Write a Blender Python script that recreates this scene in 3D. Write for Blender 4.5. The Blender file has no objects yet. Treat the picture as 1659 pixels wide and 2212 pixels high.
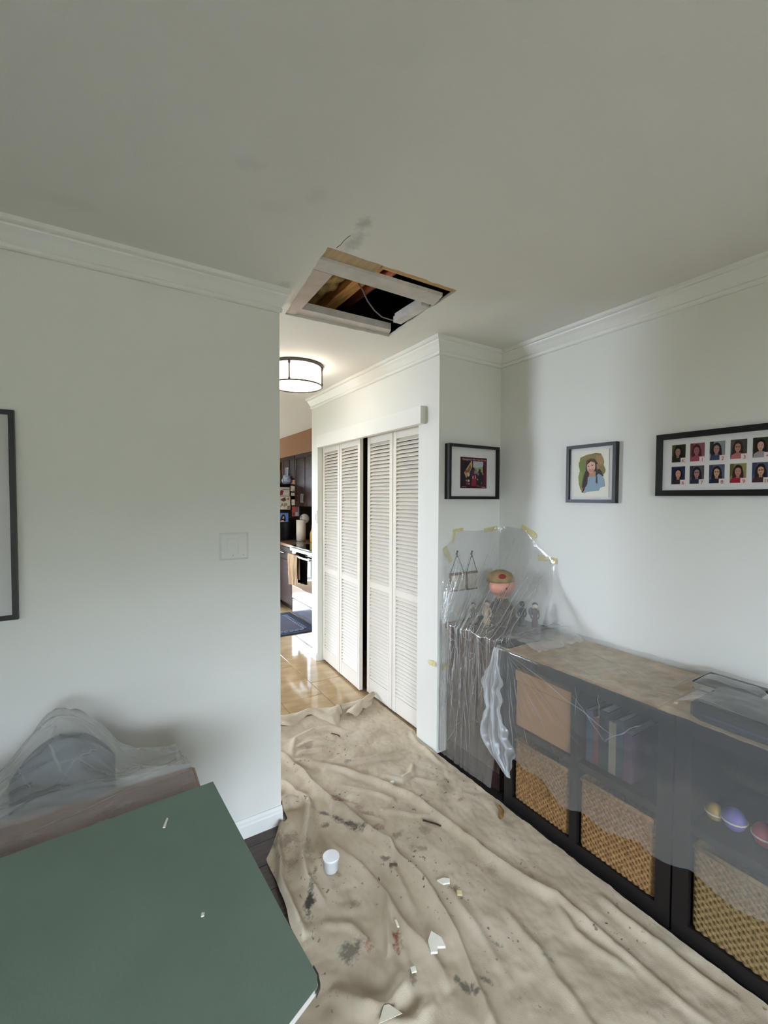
import bpy, math, random
from mathutils import Vector, Matrix, noise
random.seed(7)
R_ = math.radians
sc = bpy.context.scene
COL = sc.collection

# ------------------------------------------------------------------ camera
cam_d = bpy.data.cameras.new('camera')
cam = bpy.data.objects.new('camera', cam_d)
COL.objects.link(cam)
cam_d.sensor_fit = 'HORIZONTAL'
cam_d.sensor_width = 36.0
cam_d.lens = 36.0 * 952.0 / 1659.0
cam_d.clip_start = 0.05
yaw, pit, rol = R_(32.1), R_(1.81), R_(0.247)
F = Vector((math.sin(yaw) * math.cos(pit), math.cos(yaw) * math.cos(pit), -math.sin(pit)))
Rt = Vector((math.cos(yaw), -math.sin(yaw), 0))
Up = Rt.cross(F)
Rt, Up = Rt * math.cos(rol) + Up * math.sin(rol), Up * math.cos(rol) - Rt * math.sin(rol)
m = Matrix((Rt, Up, -F)).transposed().to_4x4()
m.translation = Vector((0, 0, 1.52))
cam.matrix_world = m
sc.camera = cam

# ------------------------------------------------------------------ world, light, exposure
SKY = 63.0
w = bpy.data.worlds.new('sky'); sc.world = w
w.use_nodes = True
bg = w.node_tree.nodes['Background']
bg.inputs['Color'].default_value = (0.73, 0.84, 1.0, 1)
bg.inputs['Strength'].default_value = SKY

sun_d = bpy.data.lights.new('sun', 'SUN'); sun_d.energy = 20.0; sun_d.angle = R_(0.5); sun_d.color = (1.0, 0.95, 0.86)
sun = bpy.data.objects.new('sun', sun_d); COL.objects.link(sun)
sun.rotation_euler = (R_(8), R_(48), 0)      # high sun from the right, on the patios at both ends of the house

def portal(name, loc, rot, sx, sy):
    d = bpy.data.lights.new(name, 'AREA'); d.shape = 'RECTANGLE'; d.size = sx; d.size_y = sy
    d.cycles.is_portal = True
    o = bpy.data.objects.new(name, d); COL.objects.link(o)
    o.location = loc; o.rotation_euler = rot
    return o
# daylight enters through the glass door behind the camera and the patio door of the kitchen
portal('rear_door_portal', (-0.25, -2.66, 1.04), (R_(90), 0, 0), 1.4, 2.08)
portal('patio_door_portal', (0.8, 7.56, 1.04), (R_(-90), 0, 0), 1.7, 2.08)

portal('added_side_window_portal', (-2.66, -1.35, 1.45), (0, R_(-90), 0), 0.8, 0.5)  # this portal and the next serve the two added windows
portal('added_dining_window_portal', (-2.66, 4.275, 1.475), (0, R_(-90), 0), 0.85, 1.05)
vs = sc.view_settings
sc.display_settings.display_device = 'sRGB'
vs.view_transform = 'Standard'; vs.look = 'None'; vs.gamma = 1.0; vs.use_curve_mapping = False
vs.exposure = 0.0
sc.cycles.max_bounces = 7
sc.cycles.diffuse_bounces = 5
sc.cycles.glossy_bounces = 3
sc.cycles.transparent_max_bounces = 14
sc.cycles.caustics_reflective = False
sc.cycles.caustics_refractive = False
sc.cycles.sample_clamp_indirect = 8.0
sc.cycles.adaptive_threshold = 0.03

# ------------------------------------------------------------------ helpers
def lin(c):
    return c / 12.92 if c <= 0.04045 else ((c + 0.055) / 1.055) ** 2.4
def rgb(r, g, b):
    return (lin(r / 255), lin(g / 255), lin(b / 255), 1)

MATS = {}
def mat(name, col, rough=0.6, spec=0.35, metal=0.0, bump=0.0, bscale=40.0, var=0.0, vscale=8.0,
        stretch=(1, 1, 1), emit=None, coat=0.0, col2=None, detail=4.0):
    if name in MATS: return MATS[name]
    mt = bpy.data.materials.new(name); mt.use_nodes = True
    nt = mt.node_tree; p = nt.nodes['Principled BSDF']
    p.inputs['Base Color'].default_value = col
    p.inputs['Roughness'].default_value = rough
    p.inputs['Specular IOR Level'].default_value = spec
    p.inputs['Metallic'].default_value = metal
    p.inputs['Coat Weight'].default_value = coat
    if emit:
        p.inputs['Emission Color'].default_value = emit[0]
        p.inputs['Emission Strength'].default_value = emit[1]
    if bump or var or col2:
        tc = nt.nodes.new('ShaderNodeTexCoord'); mp = nt.nodes.new('ShaderNodeMapping')
        mp.inputs['Scale'].default_value = stretch
        nt.links.new(tc.outputs['Object'], mp.inputs['Vector'])
    if var or col2:
        n = nt.nodes.new('ShaderNodeTexNoise'); n.inputs['Scale'].default_value = vscale; n.inputs['Detail'].default_value = detail
        nt.links.new(mp.outputs['Vector'], n.inputs['Vector'])
        r = nt.nodes.new('ShaderNodeValToRGB')
        c2 = col2 or tuple(min(1, c * (1 + var)) for c in col[:3]) + (1,)
        c1 = col if col2 else tuple(c * (1 - var) for c in col[:3]) + (1,)
        r.color_ramp.elements[0].position = 0.32; r.color_ramp.elements[1].position = 0.68
        r.color_ramp.elements[0].color = c1; r.color_ramp.elements[1].color = c2
        nt.links.new(n.outputs['Fac'], r.inputs['Fac']); nt.links.new(r.outputs['Color'], p.inputs['Base Color'])
    if bump:
        n2 = nt.nodes.new('ShaderNodeTexNoise'); n2.inputs['Scale'].default_value = bscale; n2.inputs['Detail'].default_value = 3
        nt.links.new(mp.outputs['Vector'], n2.inputs['Vector'])
        b = nt.nodes.new('ShaderNodeBump'); b.inputs['Strength'].default_value = bump; b.inputs['Distance'].default_value = 0.01
        nt.links.new(n2.outputs['Fac'], b.inputs['Height']); nt.links.new(b.outputs['Normal'], p.inputs['Normal'])
    MATS[name] = mt
    return mt

def flat(r, g, b, rough=0.5):
    return mat('print_%d_%d_%d' % (r, g, b), rgb(r, g, b), rough, 0.2)

BASE = {}
class MB:
    def __init__(s): s.v = []; s.f = []; s.mi = []; s.mats = []
    def _m(s, m):
        if m is None: return 0
        if m not in s.mats: s.mats.append(m)
        return s.mats.index(m)
    def add(s, vs, fs, m=None):
        o = len(s.v); s.v += [Vector(a) for a in vs]
        k = s._m(m)
        for f in fs: s.f.append(tuple(i + o for i in f)); s.mi.append(k)
        return s
    def box(s, a, b, m=None, rot=None, piv=None):
        x0, y0, z0 = a; x1, y1, z1 = b
        vs = [Vector(p) for p in ((x0,y0,z0),(x1,y0,z0),(x1,y1,z0),(x0,y1,z0),(x0,y0,z1),(x1,y0,z1),(x1,y1,z1),(x0,y1,z1))]
        if rot:
            pv = Vector(piv) if piv else (Vector(a) + Vector(b)) / 2
            vs = [rot @ (q - pv) + pv for q in vs]
        return s.add(vs, [(3,2,1,0),(4,5,6,7),(0,1,5,4),(1,2,6,5),(2,3,7,6),(3,0,4,7)], m)
    def rbox(s, a, b, r, m=None):
        # box with chamfered edges in all directions
        x0, y0, z0 = a; x1, y1, z1 = b
        vs = []; fs = []
        rings = [(z0, r), (z0 + r, 0), (z1 - r, 0), (z1, r)]
        for z, i in rings:
            X0, X1, Y0, Y1 = x0 + i, x1 - i, y0 + i, y1 - i
            c = r
            vs += [(X0+c,Y0,z),(X1-c,Y0,z),(X1,Y0+c,z),(X1,Y1-c,z),(X1-c,Y1,z),(X0+c,Y1,z),(X0,Y1-c,z),(X0,Y0+c,z)]
        for k in range(3):
            for j in range(8):
                fs.append((k*8+j, k*8+(j+1)%8, (k+1)*8+(j+1)%8, (k+1)*8+j))
        fs.append(tuple(range(7, -1, -1))); fs.append(tuple(range(24, 32)))
        return s.add(vs, fs, m)
    def prism(s, poly, z0, z1, m=None):
        n = len(poly)
        vs = [(x, y, z0) for x, y in poly] + [(x, y, z1) for x, y in poly]
        fs = [tuple(range(n - 1, -1, -1)), tuple(range(n, 2 * n))] + [(i, (i+1) % n, n + (i+1) % n, n + i) for i in range(n)]
        return s.add(vs, fs, m)
    def extrude(s, poly3, d, m=None):
        n = len(poly3); d = Vector(d)
        vs = [Vector(p) for p in poly3]; vs += [p + d for p in vs]
        fs = [tuple(range(n - 1, -1, -1)), tuple(range(n, 2 * n))] + [(i, (i+1) % n, n + (i+1) % n, n + i) for i in range(n)]
        return s.add(vs, fs, m)
    def tube(s, pts, r, n=8, m=None, cap=True):
        pts = [Vector(p) for p in pts]; vs = []; fs = []
        rr = r if isinstance(r, (list, tuple)) else [r] * len(pts)
        prev = None
        for i, p in enumerate(pts):
            t = (pts[min(i+1, len(pts)-1)] - pts[max(i-1, 0)]).normalized()
            a = prev if prev is not None else (Vector((0, 0, 1)) if abs(t.z) < 0.9 else Vector((1, 0, 0)))
            u = (a - t * a.dot(t)).normalized(); prev = u; v = t.cross(u)
            for k in range(n):
                q = 2 * math.pi * k / n
                vs.append(p + u * math.cos(q) * rr[i] + v * math.sin(q) * rr[i])
        for i in range(len(pts) - 1):
            for k in range(n):
                fs.append((i*n+k, i*n+(k+1) % n, (i+1)*n+(k+1) % n, (i+1)*n+k))
        if cap:
            fs.append(tuple(range(n - 1, -1, -1))); fs.append(tuple((len(pts)-1)*n + k for k in range(n)))
        return s.add(vs, fs, m)
    def lathe(s, prof, c, n=24, m=None, sx=1.0, sy=1.0):
        vs = []; fs = []; cx, cy, cz = c
        for r, z in prof:
            for k in range(n):
                q = 2 * math.pi * k / n
                vs.append((cx + r * sx * math.cos(q), cy + r * sy * math.sin(q), cz + z))
        for i in range(len(prof) - 1):
            for k in range(n):
                fs.append((i*n+k, i*n+(k+1) % n, (i+1)*n+(k+1) % n, (i+1)*n+k))
        fs.append(tuple(range(n - 1, -1, -1))); fs.append(tuple((len(prof)-1)*n + k for k in range(n)))
        return s.add(vs, fs, m)
    def ball(s, c, r, n=16, m=None):
        rx, ry, rz = r if isinstance(r, (list, tuple)) else (r, r, r)
        pr = [(max(1e-4, math.sin(math.pi * i / 10)), -math.cos(math.pi * i / 10) * rz) for i in range(11)]
        return s.lathe(pr, c, n, m, rx, ry)
    def grid(s, fn, nu, nv, m=None):
        vs = [fn(i / nu, j / nv) for j in range(nv + 1) for i in range(nu + 1)]
        fs = [(j*(nu+1)+i, j*(nu+1)+i+1, (j+1)*(nu+1)+i+1, (j+1)*(nu+1)+i) for j in range(nv) for i in range(nu)]
        return s.add(vs, fs, m)
    def build(s, name, m=None, parent=None, smooth=False, label=None):
        b = BASE.get(parent.name, Vector((0, 0, 0))) if parent else None
        if parent is None:
            lo = Vector((min(v.x for v in s.v), min(v.y for v in s.v), min(v.z for v in s.v)))
            hi = Vector((max(v.x for v in s.v), max(v.y for v in s.v), max(v.z for v in s.v)))
            b = Vector(((lo.x + hi.x) / 2, (lo.y + hi.y) / 2, lo.z))
        me = bpy.data.meshes.new(name)
        me.from_pydata([v - b for v in s.v], [], s.f)
        ms = s.mats or [m]
        for q in ms: me.materials.append(q)
        me.polygons.foreach_set('material_index', s.mi if s.mats else [0] * len(s.f))
        if smooth: me.polygons.foreach_set('use_smooth', [True] * len(s.f))
        me.update()
        o = bpy.data.objects.new(name, me); COL.objects.link(o)
        if parent: o.parent = parent
        else: o.location = b
        BASE[o.name] = b
        if label: o['label'] = label
        return o

def thing(name, label, cat, loc=(0, 0, 0), group=None):
    o = bpy.data.objects.new(name, None); COL.objects.link(o)
    o.empty_display_size = 0.05
    o.location = loc; BASE[o.name] = Vector(loc)
    return tag(o, label, cat, group)
def tag(o, label, cat, group=None):
    o['label'] = label; o['category'] = cat
    if group: o['group'] = group
    return o
def struct(o, label=None, cat=None):
    o['kind'] = 'structure'
    if label: o['label'] = label
    if cat: o['category'] = cat
    return o
def sempty(name, loc, label, cat):
    o = bpy.data.objects.new(name, None); COL.objects.link(o); o.location = loc; BASE[o.name] = Vector(loc)
    o.empty_display_size = 0.05
    return struct(o, label, cat)
def B(a, b, m=None): return MB().box(a, b, m)
def nz(x, y, z=0.0): return noise.noise(Vector((x, y, z)))
def fb(x, y, z=0.0, o=4): return noise.fractal(Vector((x, y, z)), 1.0, 2.0, o)
def text_mesh(txt, size, origin, ux, uy, m, parent, name, off=0.0):
    c = bpy.data.curves.new('tmp_text', 'FONT'); c.body = txt; c.size = size; c.align_x = 'CENTER'; c.align_y = 'CENTER'
    o = bpy.data.objects.new('tmp_text', c); COL.objects.link(o)
    bpy.context.view_layer.update()
    me = bpy.data.meshes.new_from_object(o.evaluated_get(bpy.context.evaluated_depsgraph_get()))
    bpy.data.objects.remove(o)
    ux, uy, og = Vector(ux), Vector(uy), Vector(origin); b = BASE[parent.name]
    for v in me.vertices: v.co = og + ux * v.co.x + uy * v.co.y - b
    me.materials.clear(); me.materials.append(m); me.name = name
    t = bpy.data.objects.new(name, me); COL.objects.link(t); t.parent = parent
    BASE[t.name] = b
    return t

# ------------------------------------------------------------------ materials
WALL = mat('wall_paint', rgb(226, 225, 218), 0.55, 0.3, bump=0.05, bscale=220)
TRIM = mat('white_trim_paint', rgb(231, 230, 224), 0.4, 0.4)
DOORP = mat('louver_paint', rgb(226, 219, 208), 0.6, 0.15)
KWALL = mat('brown_kitchen_paint', rgb(128, 92, 66), 0.7, 0.2)
DARKW = mat('espresso_wood', rgb(48, 32, 28), 0.6, 0.12, var=0.25, vscale=6, stretch=(1, 1, 6))
BLACKW = mat('black_brown_laminate', rgb(24, 20, 19), 0.45, 0.4, var=0.15, vscale=9)
BLACKF = mat('black_frame_wood', rgb(14, 13, 13), 0.4, 0.4)
MATB = mat('white_mat_board', rgb(216, 214, 212), 0.8, 0.1)
TAPE = mat('masking_tape', rgb(216, 202, 150), 0.7, 0.2, bump=0.2, bscale=60)
RAWW = mat('raw_pine', rgb(206, 172, 122), 0.8, 0.1, var=0.18, vscale=5, stretch=(1.5, 12, 12))
RAWW2 = mat('dirty_pine', rgb(206, 156, 96), 0.85, 0.1, var=0.3, vscale=6, stretch=(12, 1.5, 12))
PLYW = mat('plywood', rgb(196, 172, 138), 0.8, 0.1, var=0.14, vscale=7, stretch=(8, 1, 1))
PLASTERB = mat('scuffed_white_board', rgb(206, 200, 194), 0.85, 0.1, var=0.08, vscale=14, bump=0.2, bscale=50)
GYP = mat('gypsum_core', rgb(208, 204, 196), 0.95, 0.05, bump=0.5, bscale=90)
STEEL = mat('brushed_steel', rgb(176, 176, 176), 0.3, 0.5, metal=1.0)
DARKM = mat('bronze_metal', rgb(92, 84, 78), 0.35, 0.5, metal=0.7)
WHITEP = mat('white_plastic', rgb(224, 224, 218), 0.25, 0.5)
BLACKG = mat('black_appliance', rgb(10, 10, 12), 0.18, 0.5)

def schlick(nt, nrm=None, f0=0.045):
    # reflectance of a thin sheet, the same from both sides
    lw = nt.nodes.new('ShaderNodeLayerWeight'); lw.inputs['Blend'].default_value = 0.5
    if nrm is not None: nt.links.new(nrm, lw.inputs['Normal'])
    p5 = nt.nodes.new('ShaderNodeMath'); p5.operation = 'POWER'; p5.inputs[1].default_value = 5.0; nt.links.new(lw.outputs['Facing'], p5.inputs[0])
    ma = nt.nodes.new('ShaderNodeMath'); ma.operation = 'MULTIPLY_ADD'; ma.inputs[1].default_value = 1 - 2 * f0; ma.inputs[2].default_value = 2 * f0; nt.links.new(p5.outputs[0], ma.inputs[0])
    return ma.outputs[0]
def glass_mat():
    mt = bpy.data.materials.new('clear_glass'); mt.use_nodes = True; nt = mt.node_tree
    nt.nodes.remove(nt.nodes['Principled BSDF']); out = nt.nodes['Material Output']
    t = nt.nodes.new('ShaderNodeBsdfTransparent'); g = nt.nodes.new('ShaderNodeBsdfGlossy'); g.inputs['Roughness'].default_value = 0.02
    fr = schlick(nt, None, 0.02)
    mx = nt.nodes.new('ShaderNodeMixShader')
    nt.links.new(fr, mx.inputs[0]); nt.links.new(t.outputs[0], mx.inputs[1]); nt.links.new(g.outputs[0], mx.inputs[2])
    nt.links.new(mx.outputs[0], out.inputs[0])
    return mt
GLASS = glass_mat()

def film(name, haze, gloss, rough, bstr, bscale, stretch=(1, 1, 1), tint=(1, 1, 1, 1)):
    mt = bpy.data.materials.new(name); mt.use_nodes = True; nt = mt.node_tree
    nt.nodes.remove(nt.nodes['Principled BSDF']); out = nt.nodes['Material Output']
    L = nt.links.new
    tc = nt.nodes.new('ShaderNodeTexCoord'); mp = nt.nodes.new('ShaderNodeMapping'); mp.inputs['Scale'].default_value = stretch
    L(tc.outputs['Object'], mp.inputs['Vector'])
    n = nt.nodes.new('ShaderNodeTexNoise'); n.inputs['Scale'].default_value = bscale; n.inputs['Detail'].default_value = 5
    L(mp.outputs['Vector'], n.inputs['Vector'])
    b = nt.nodes.new('ShaderNodeBump'); b.inputs['Strength'].default_value = bstr; b.inputs['Distance'].default_value = 0.02
    L(n.outputs['Fac'], b.inputs['Height'])
    t = nt.nodes.new('ShaderNodeBsdfTransparent'); t.inputs['Color'].default_value = tint
    d = nt.nodes.new('ShaderNodeBsdfDiffuse'); d.inputs['Color'].default_value = (0.85, 0.87, 0.88, 1)
    tr = nt.nodes.new('ShaderNodeBsdfTranslucent'); tr.inputs['Color'].default_value = (0.85, 0.87, 0.88, 1)
    g = nt.nodes.new('ShaderNodeBsdfGlossy'); g.inputs['Roughness'].default_value = rough
    for q in (d, tr, g): L(b.outputs['Normal'], q.inputs['Normal'])
    m1 = nt.nodes.new('ShaderNodeMixShader'); m1.inputs[0].default_value = 0.45; L(d.outputs[0], m1.inputs[1]); L(tr.outputs[0], m1.inputs[2])
    m2 = nt.nodes.new('ShaderNodeMixShader'); m2.inputs[0].default_value = haze; L(t.outputs[0], m2.inputs[1]); L(m1.outputs[0], m2.inputs[2])
    fr = schlick(nt, b.outputs['Normal'])
    mu = nt.nodes.new('ShaderNodeMath'); mu.operation = 'MULTIPLY'; mu.inputs[1].default_value = gloss; mu.use_clamp = True
    L(fr, mu.inputs[0])
    m3 = nt.nodes.new('ShaderNodeMixShader'); L(mu.outputs[0], m3.inputs[0]); L(m2.outputs[0], m3.inputs[1]); L(g.outputs[0], m3.inputs[2])
    L(m3.outputs[0], out.inputs[0])
    return mt
CLEARF = film('clear_plastic_film', 0.13, 2.0, 0.07, 0.5, 34, (1, 1, 0.5))
CREASE = film('creased_clear_film', 0.42, 3.0, 0.12, 0.3, 60)
MILKY = film('milky_plastic_film', 0.18, 1.0, 0.16, 0.02, 9)
MILKY2 = film('gathered_plastic_film', 0.30, 0.35, 0.25, 0.2, 30)

# ------------------------------------------------------------------ the setting
H = 2.44
XL, YL = 0.668, 1.96        # end and face of the left wall
XC, YR, XR = 1.64, 2.015, 2.145   # closet face, return face, right wall face
FARC = 3.90                 # far end of the closet wall
KX = 2.66                   # kitchen right wall
YF = 7.5                    # far kitchen wall
XW = -2.6                   # outer left wall
YB = -2.6                   # rear wall with the glass door

# ground outside
GR = mat('lawn', rgb(112, 114, 98), 0.95, 0.05, var=0.3, vscale=3)
CONC = mat('patio_bounce_concrete', rgb(96, 87, 76), 0.9, 0.1, var=0.06, vscale=4)
struct(MB().box((-4.5, -7.5, -0.30), (4.5, YB - 0.16, -0.06)).build('rear_bounce_patio', CONC), 'unseen concrete patio added outside the rear glass door to bounce daylight', 'patio')  # added out of view to throw daylight up onto the ceiling
struct(MB().box((-30, -40, -0.35), (30, YB - 0.3, -0.30)).build('ground', GR), 'green lawn outside the house', 'ground')
struct(MB().box((-30, YB - 0.3, -0.35), (XW - 0.2, YF + 0.25, -0.30)).build('ground', GR), 'green lawn along the left side of the house', 'ground')
struct(MB().box((-8, YF + 0.25, -0.35), (12, 30, -0.25)).build('ground', GR), 'green lawn beyond the kitchen patio', 'ground')
DECK = mat('pale_deck', rgb(150, 146, 138), 0.8, 0.1)
struct(MB().box((-1.5, YF + 0.16, -0.24), (3.6, YF + 2.2, -0.06)).build('patio_deck', DECK), 'pale patio deck outside the kitchen', 'deck')

# hedge beyond the rear patio
def hedge_row(y, flip, lab):
    def fn(u, v):
        x = -16 + 32 * u
        top = (3.5 if flip else 1.9) + max(-0.9, min(2.2, 0.22 * (x + 1.2))) * flip + 0.12 * fb(x * .8, 1.0, y)
        a = v * math.pi
        return Vector((x, y + 0.8 * math.cos(a) + 0.12 * fb(x * 2, v * 6, 2), -0.30 + (top + 0.30) * math.sin(a) ** 0.5))
    return tag(MB().grid(fn, 160, 16).build('hedge', mat('hedge_leaves', rgb(84, 88, 74), .9, .1, var=.4, vscale=8), None, True), lab, 'hedge')
hedge_row(-13.0, 1, 'tall dark hedge beyond the rear patio')
hedge_row(15.0, 0, 'unseen low hedge added beyond the kitchen patio to block sky light')  # added out of view to hold back sky through the patio door

# living room floor: dark planks
FLD = mat('dark_floor_underlay', rgb(30, 22, 19), 0.6, 0.3)
fl = struct(MB().box((XW, YB, -0.05), (XR + 0.1, 2.02, -0.004)).build('floor', FLD), 'dark wooden plank floor of the room', 'floor')
PLANK = mat('dark_walnut_plank', rgb(58, 42, 36), 0.35, 0.5, var=0.45, vscale=5, stretch=(2, 16, 2), bump=0.2, bscale=30)
for r in range(11):
    y0 = 2.015 - 0.127 * (r + 1)
    x = -0.95 - 0.33 * ((r * 37) % 5) / 5
    k = 0
    while x < 1.6:
        L_ = 0.7 + 0.1 * ((r * 3 + k * 5) % 6)
        x1 = min(x + L_, 1.63)
        MB().box((x + 0.001, y0 + 0.0015, -0.004), (x1 - 0.001, y0 + 0.1255, 0.002 - 0.0006 * ((r + k) % 2))).build('plank', PLANK, fl)
        x += L_; k += 1

# hall and kitchen floor: tiles
GROUT = mat('tile_grout', rgb(136, 112, 84), 0.9, 0.1)
fh = struct(MB().box((XW, 2.02, -0.05), (KX + 0.1, YF, -0.004)).build('floor_hall', GROUT), 'polished beige stone tile floor of the hall', 'floor')
def tile_mat():
    mt = mat('travertine_tile', rgb(168, 142, 106), 0.09, 0.6, var=0.22, vscale=4.5, stretch=(1, 2.2, 1), detail=8)
    return mt
TILE = tile_mat()
# one course of tiles follows x; joints run on in y with every other row shifted
TM = {}
def tile(x0, x1, y0, y1):
    g = 0.0022
    key = (round(x1 - x0, 3), round(y1 - y0, 3))
    if key not in TM:
        o = MB().rbox((x0 + g, y0 + g, -0.006), (x1 - g, y1 - g, 0.0), 0.0012).build('tile', TILE, fh)
        # centre the mesh so that copies can share it
        c = Vector(((x0 + x1) / 2, (y0 + y1) / 2, 0)) - BASE[fh.name]
        for v in o.data.vertices: v.co -= c
        o.location = c; TM[key] = o.data
    else:
        o = bpy.data.objects.new('tile', TM[key]); COL.objects.link(o); o.parent = fh
        o.location = Vector(((x0 + x1) / 2, (y0 + y1) / 2, 0)) - BASE[fh.name]
for a, b, yj in ((0.42, 0.745, 2.655), (0.745, 1.07, 2.88), (1.07, 1.395, 3.115), (1.395, 1.72, 3.345), (1.72, 2.045, 2.92), (2.045, 2.37, 3.115)):
    y = yj - 0.655 * 2
    while y < 6.6:
        y0, y1 = max(y, 2.03), min(y + 0.655, 6.6)
        if y1 - y0 > 0.05: tile(a, b, y0, y1)
        y += 0.655

# walls
def wall(name, a, b, lab, m=WALL): return struct(MB().box(a, b).build(name, m), lab, 'wall')
wall('wall_left', (XW, YL, 0), (XL, YL + 0.115, H), 'off-white wall on the left ending at the hall opening')
wall('wall_right', (XR, YB, 0), (XR + 0.1, YR + 0.1, H), 'off-white wall on the right with framed pictures')
wall('wall_return', (XC, YR, 0), (XR, YR + 0.1, H), 'narrow off-white wall beside the closet corner')
def window_wall(x, ya, yb, wins, lab):
    mb = MB(); y = ya
    for a, b, z0, z1 in wins:
        mb.box((x - 0.1, y, 0), (x, a, H)).box((x - 0.1, a, 0), (x, b, z0)).box((x - 0.1, a, z1), (x, b, H)); y = b
    mb.box((x - 0.1, y, 0), (x, yb, H))
    return struct(mb.build('wall_outer', WALL), lab, 'wall')
WINS = [(-1.6, -1.1, 1.05, 1.85), (3.75, 4.8, 1.05, 1.9)]  # both added, unseen: extra daylight for right wall, ceiling and hall
window_wall(XW, YB, YF, WINS, 'plain outer wall with two added windows out of view on the left')
for i, (a, b, z0, z1) in enumerate(WINS):
    wn = sempty('window_%d' % (i + 1), (XW - 0.05, (a + b) / 2, z0), ('added side window brightening the room from behind the viewer', 'added dining window out of view, brightening the hall from the left')[i], 'window')
    MB().box((XW - .08, a, z0), (XW - .02, a + .03, z1)).box((XW - .08, b - .03, z0), (XW - .02, b, z1)).box((XW - .08, a + .03, z0), (XW - .02, b - .03, z0 + .03)).box((XW - .08, a + .03, z1 - .03), (XW - .02, b - .03, z1)).build('window_frame', TRIM, wn)
    MB().box((XW - .053, a + .03, z0 + .03), (XW - .047, b - .03, z1 - .03)).build('pane', GLASS, wn)
wall('wall_far', (XW, YF, 0), (-0.05, YF + 0.15, H), 'far kitchen wall left of the patio door')
wall('wall_far', (1.65, YF, 0), (KX + 0.1, YF + 0.15, H), 'far kitchen wall right of the patio door', KWALL)
wall('wall_far', (-0.05, YF, 2.08), (1.65, YF + 0.15, H), 'far kitchen wall above the patio door')
wall('wall_kitchen', (KX, FARC - 0.1, 0), (KX + 0.1, YF, H), 'brown painted kitchen wall behind the counter', KWALL)
wall('wall_rear', (XW, YB - 0.15, 0), (-0.95, YB, H), 'rear wall left of the glass door')
wall('wall_rear', (0.45, YB - 0.15, 0), (XR + 0.1, YB, H), 'rear wall right of the glass door')
wall('wall_rear', (-0.95, YB - 0.15, 2.08), (0.45, YB, H), 'rear wall above the glass door')
# closet wall with its door opening
wc = MB()
wc.box((XC, YR + 0.1, 0), (XC + 0.09, 2.215, H))
wc.box((XC, 2.215, 2.0), (XC + 0.09, 3.765, H))
wc.box((XC, 3.765, 0), (XC + 0.09, FARC, H))
wc.box((XC + 0.09, FARC - 0.1, 0), (KX, FARC, H))
struct(wc.build('wall_closet', WALL), 'cream closet wall with louvred bifold doors', 'wall')

struct(MB().box((2.42, YR + 0.1, 0), (2.48, FARC - 0.1, H)).box((XC + .092, FARC - .12, 0), (2.42, FARC - .1, H)).box((XC + .092, YR + .1, 0), (2.42, YR + .12, H)).box((XC + .092, YR + .12, H - .02), (2.42, FARC - .12, H - .001)).build('wall_closet_back', mat('closet_shade_tone', rgb(70, 62, 56), .8, .1)), 'closet lining coloured dark for the shade behind the louvred doors', 'wall')  # dark colour stands in for closet shade seen in the door gap
# soffit in the kitchen
struct(MB().box((2.30, FARC, 2.135), (KX, YF, H)).build('wall_soffit', KWALL), 'brown painted soffit above the kitchen cabinets', 'wall')

# rear glass door and patio door
def glass_door(name, x0, x1, y, lab):
    d = sempty(name, ((x0 + x1) / 2, y, 0), lab, 'door')
    xm = (x0 + x1) / 2
    MB().box((x0, y - 0.03, 0), (x0 + 0.05, y + 0.03, 2.08)).box((x1 - 0.05, y - 0.03, 0), (x1, y + 0.03, 2.08)) \
        .box((x0 + .05, y - 0.03, 2.03), (x1 - .05, y + 0.03, 2.08)).box((x0 + .05, y - 0.03, 0), (x1 - .05, y + 0.03, 0.06)).box((xm - .035, y - 0.02, .06), (xm + .035, y + 0.02, 2.03)).build('door_frame', TRIM, d)
    for a, b in ((x0 + .05, xm - .035), (xm + .035, x1 - .05)):
        MB().box((a, y - 0.004, .06), (b, y + 0.004, 2.03)).build('pane', GLASS, d)
glass_door('door_4', -0.05, 1.65, YF + 0.08, 'sliding patio door at the far end of the kitchen')
glass_door('door_5', -0.95, 0.45, YB - 0.07, 'sliding glass door behind the viewer')
rl = thing('deck_railing', 'white deck railing outside the kitchen patio door', 'railing', (0.8, YF + 1.9, -0.06))
MB().box((-1.4, YF + 1.86, 0.86), (3.4, YF + 1.94, 0.91)).build('top_rail', TRIM, rl)
MB().box((-1.4, YF + 1.88, 0.04), (3.4, YF + 1.92, 0.08)).build('bottom_rail', TRIM, rl)
for k in range(24):
    x = -1.3 + k * 0.2
    hh = -0.06 if k % 6 == 0 else 0.08
    MB().box((x - 0.03, YF + 1.87, hh), (x + 0.03, YF + 1.93, 0.86)).build('baluster', TRIM, rl)

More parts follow.
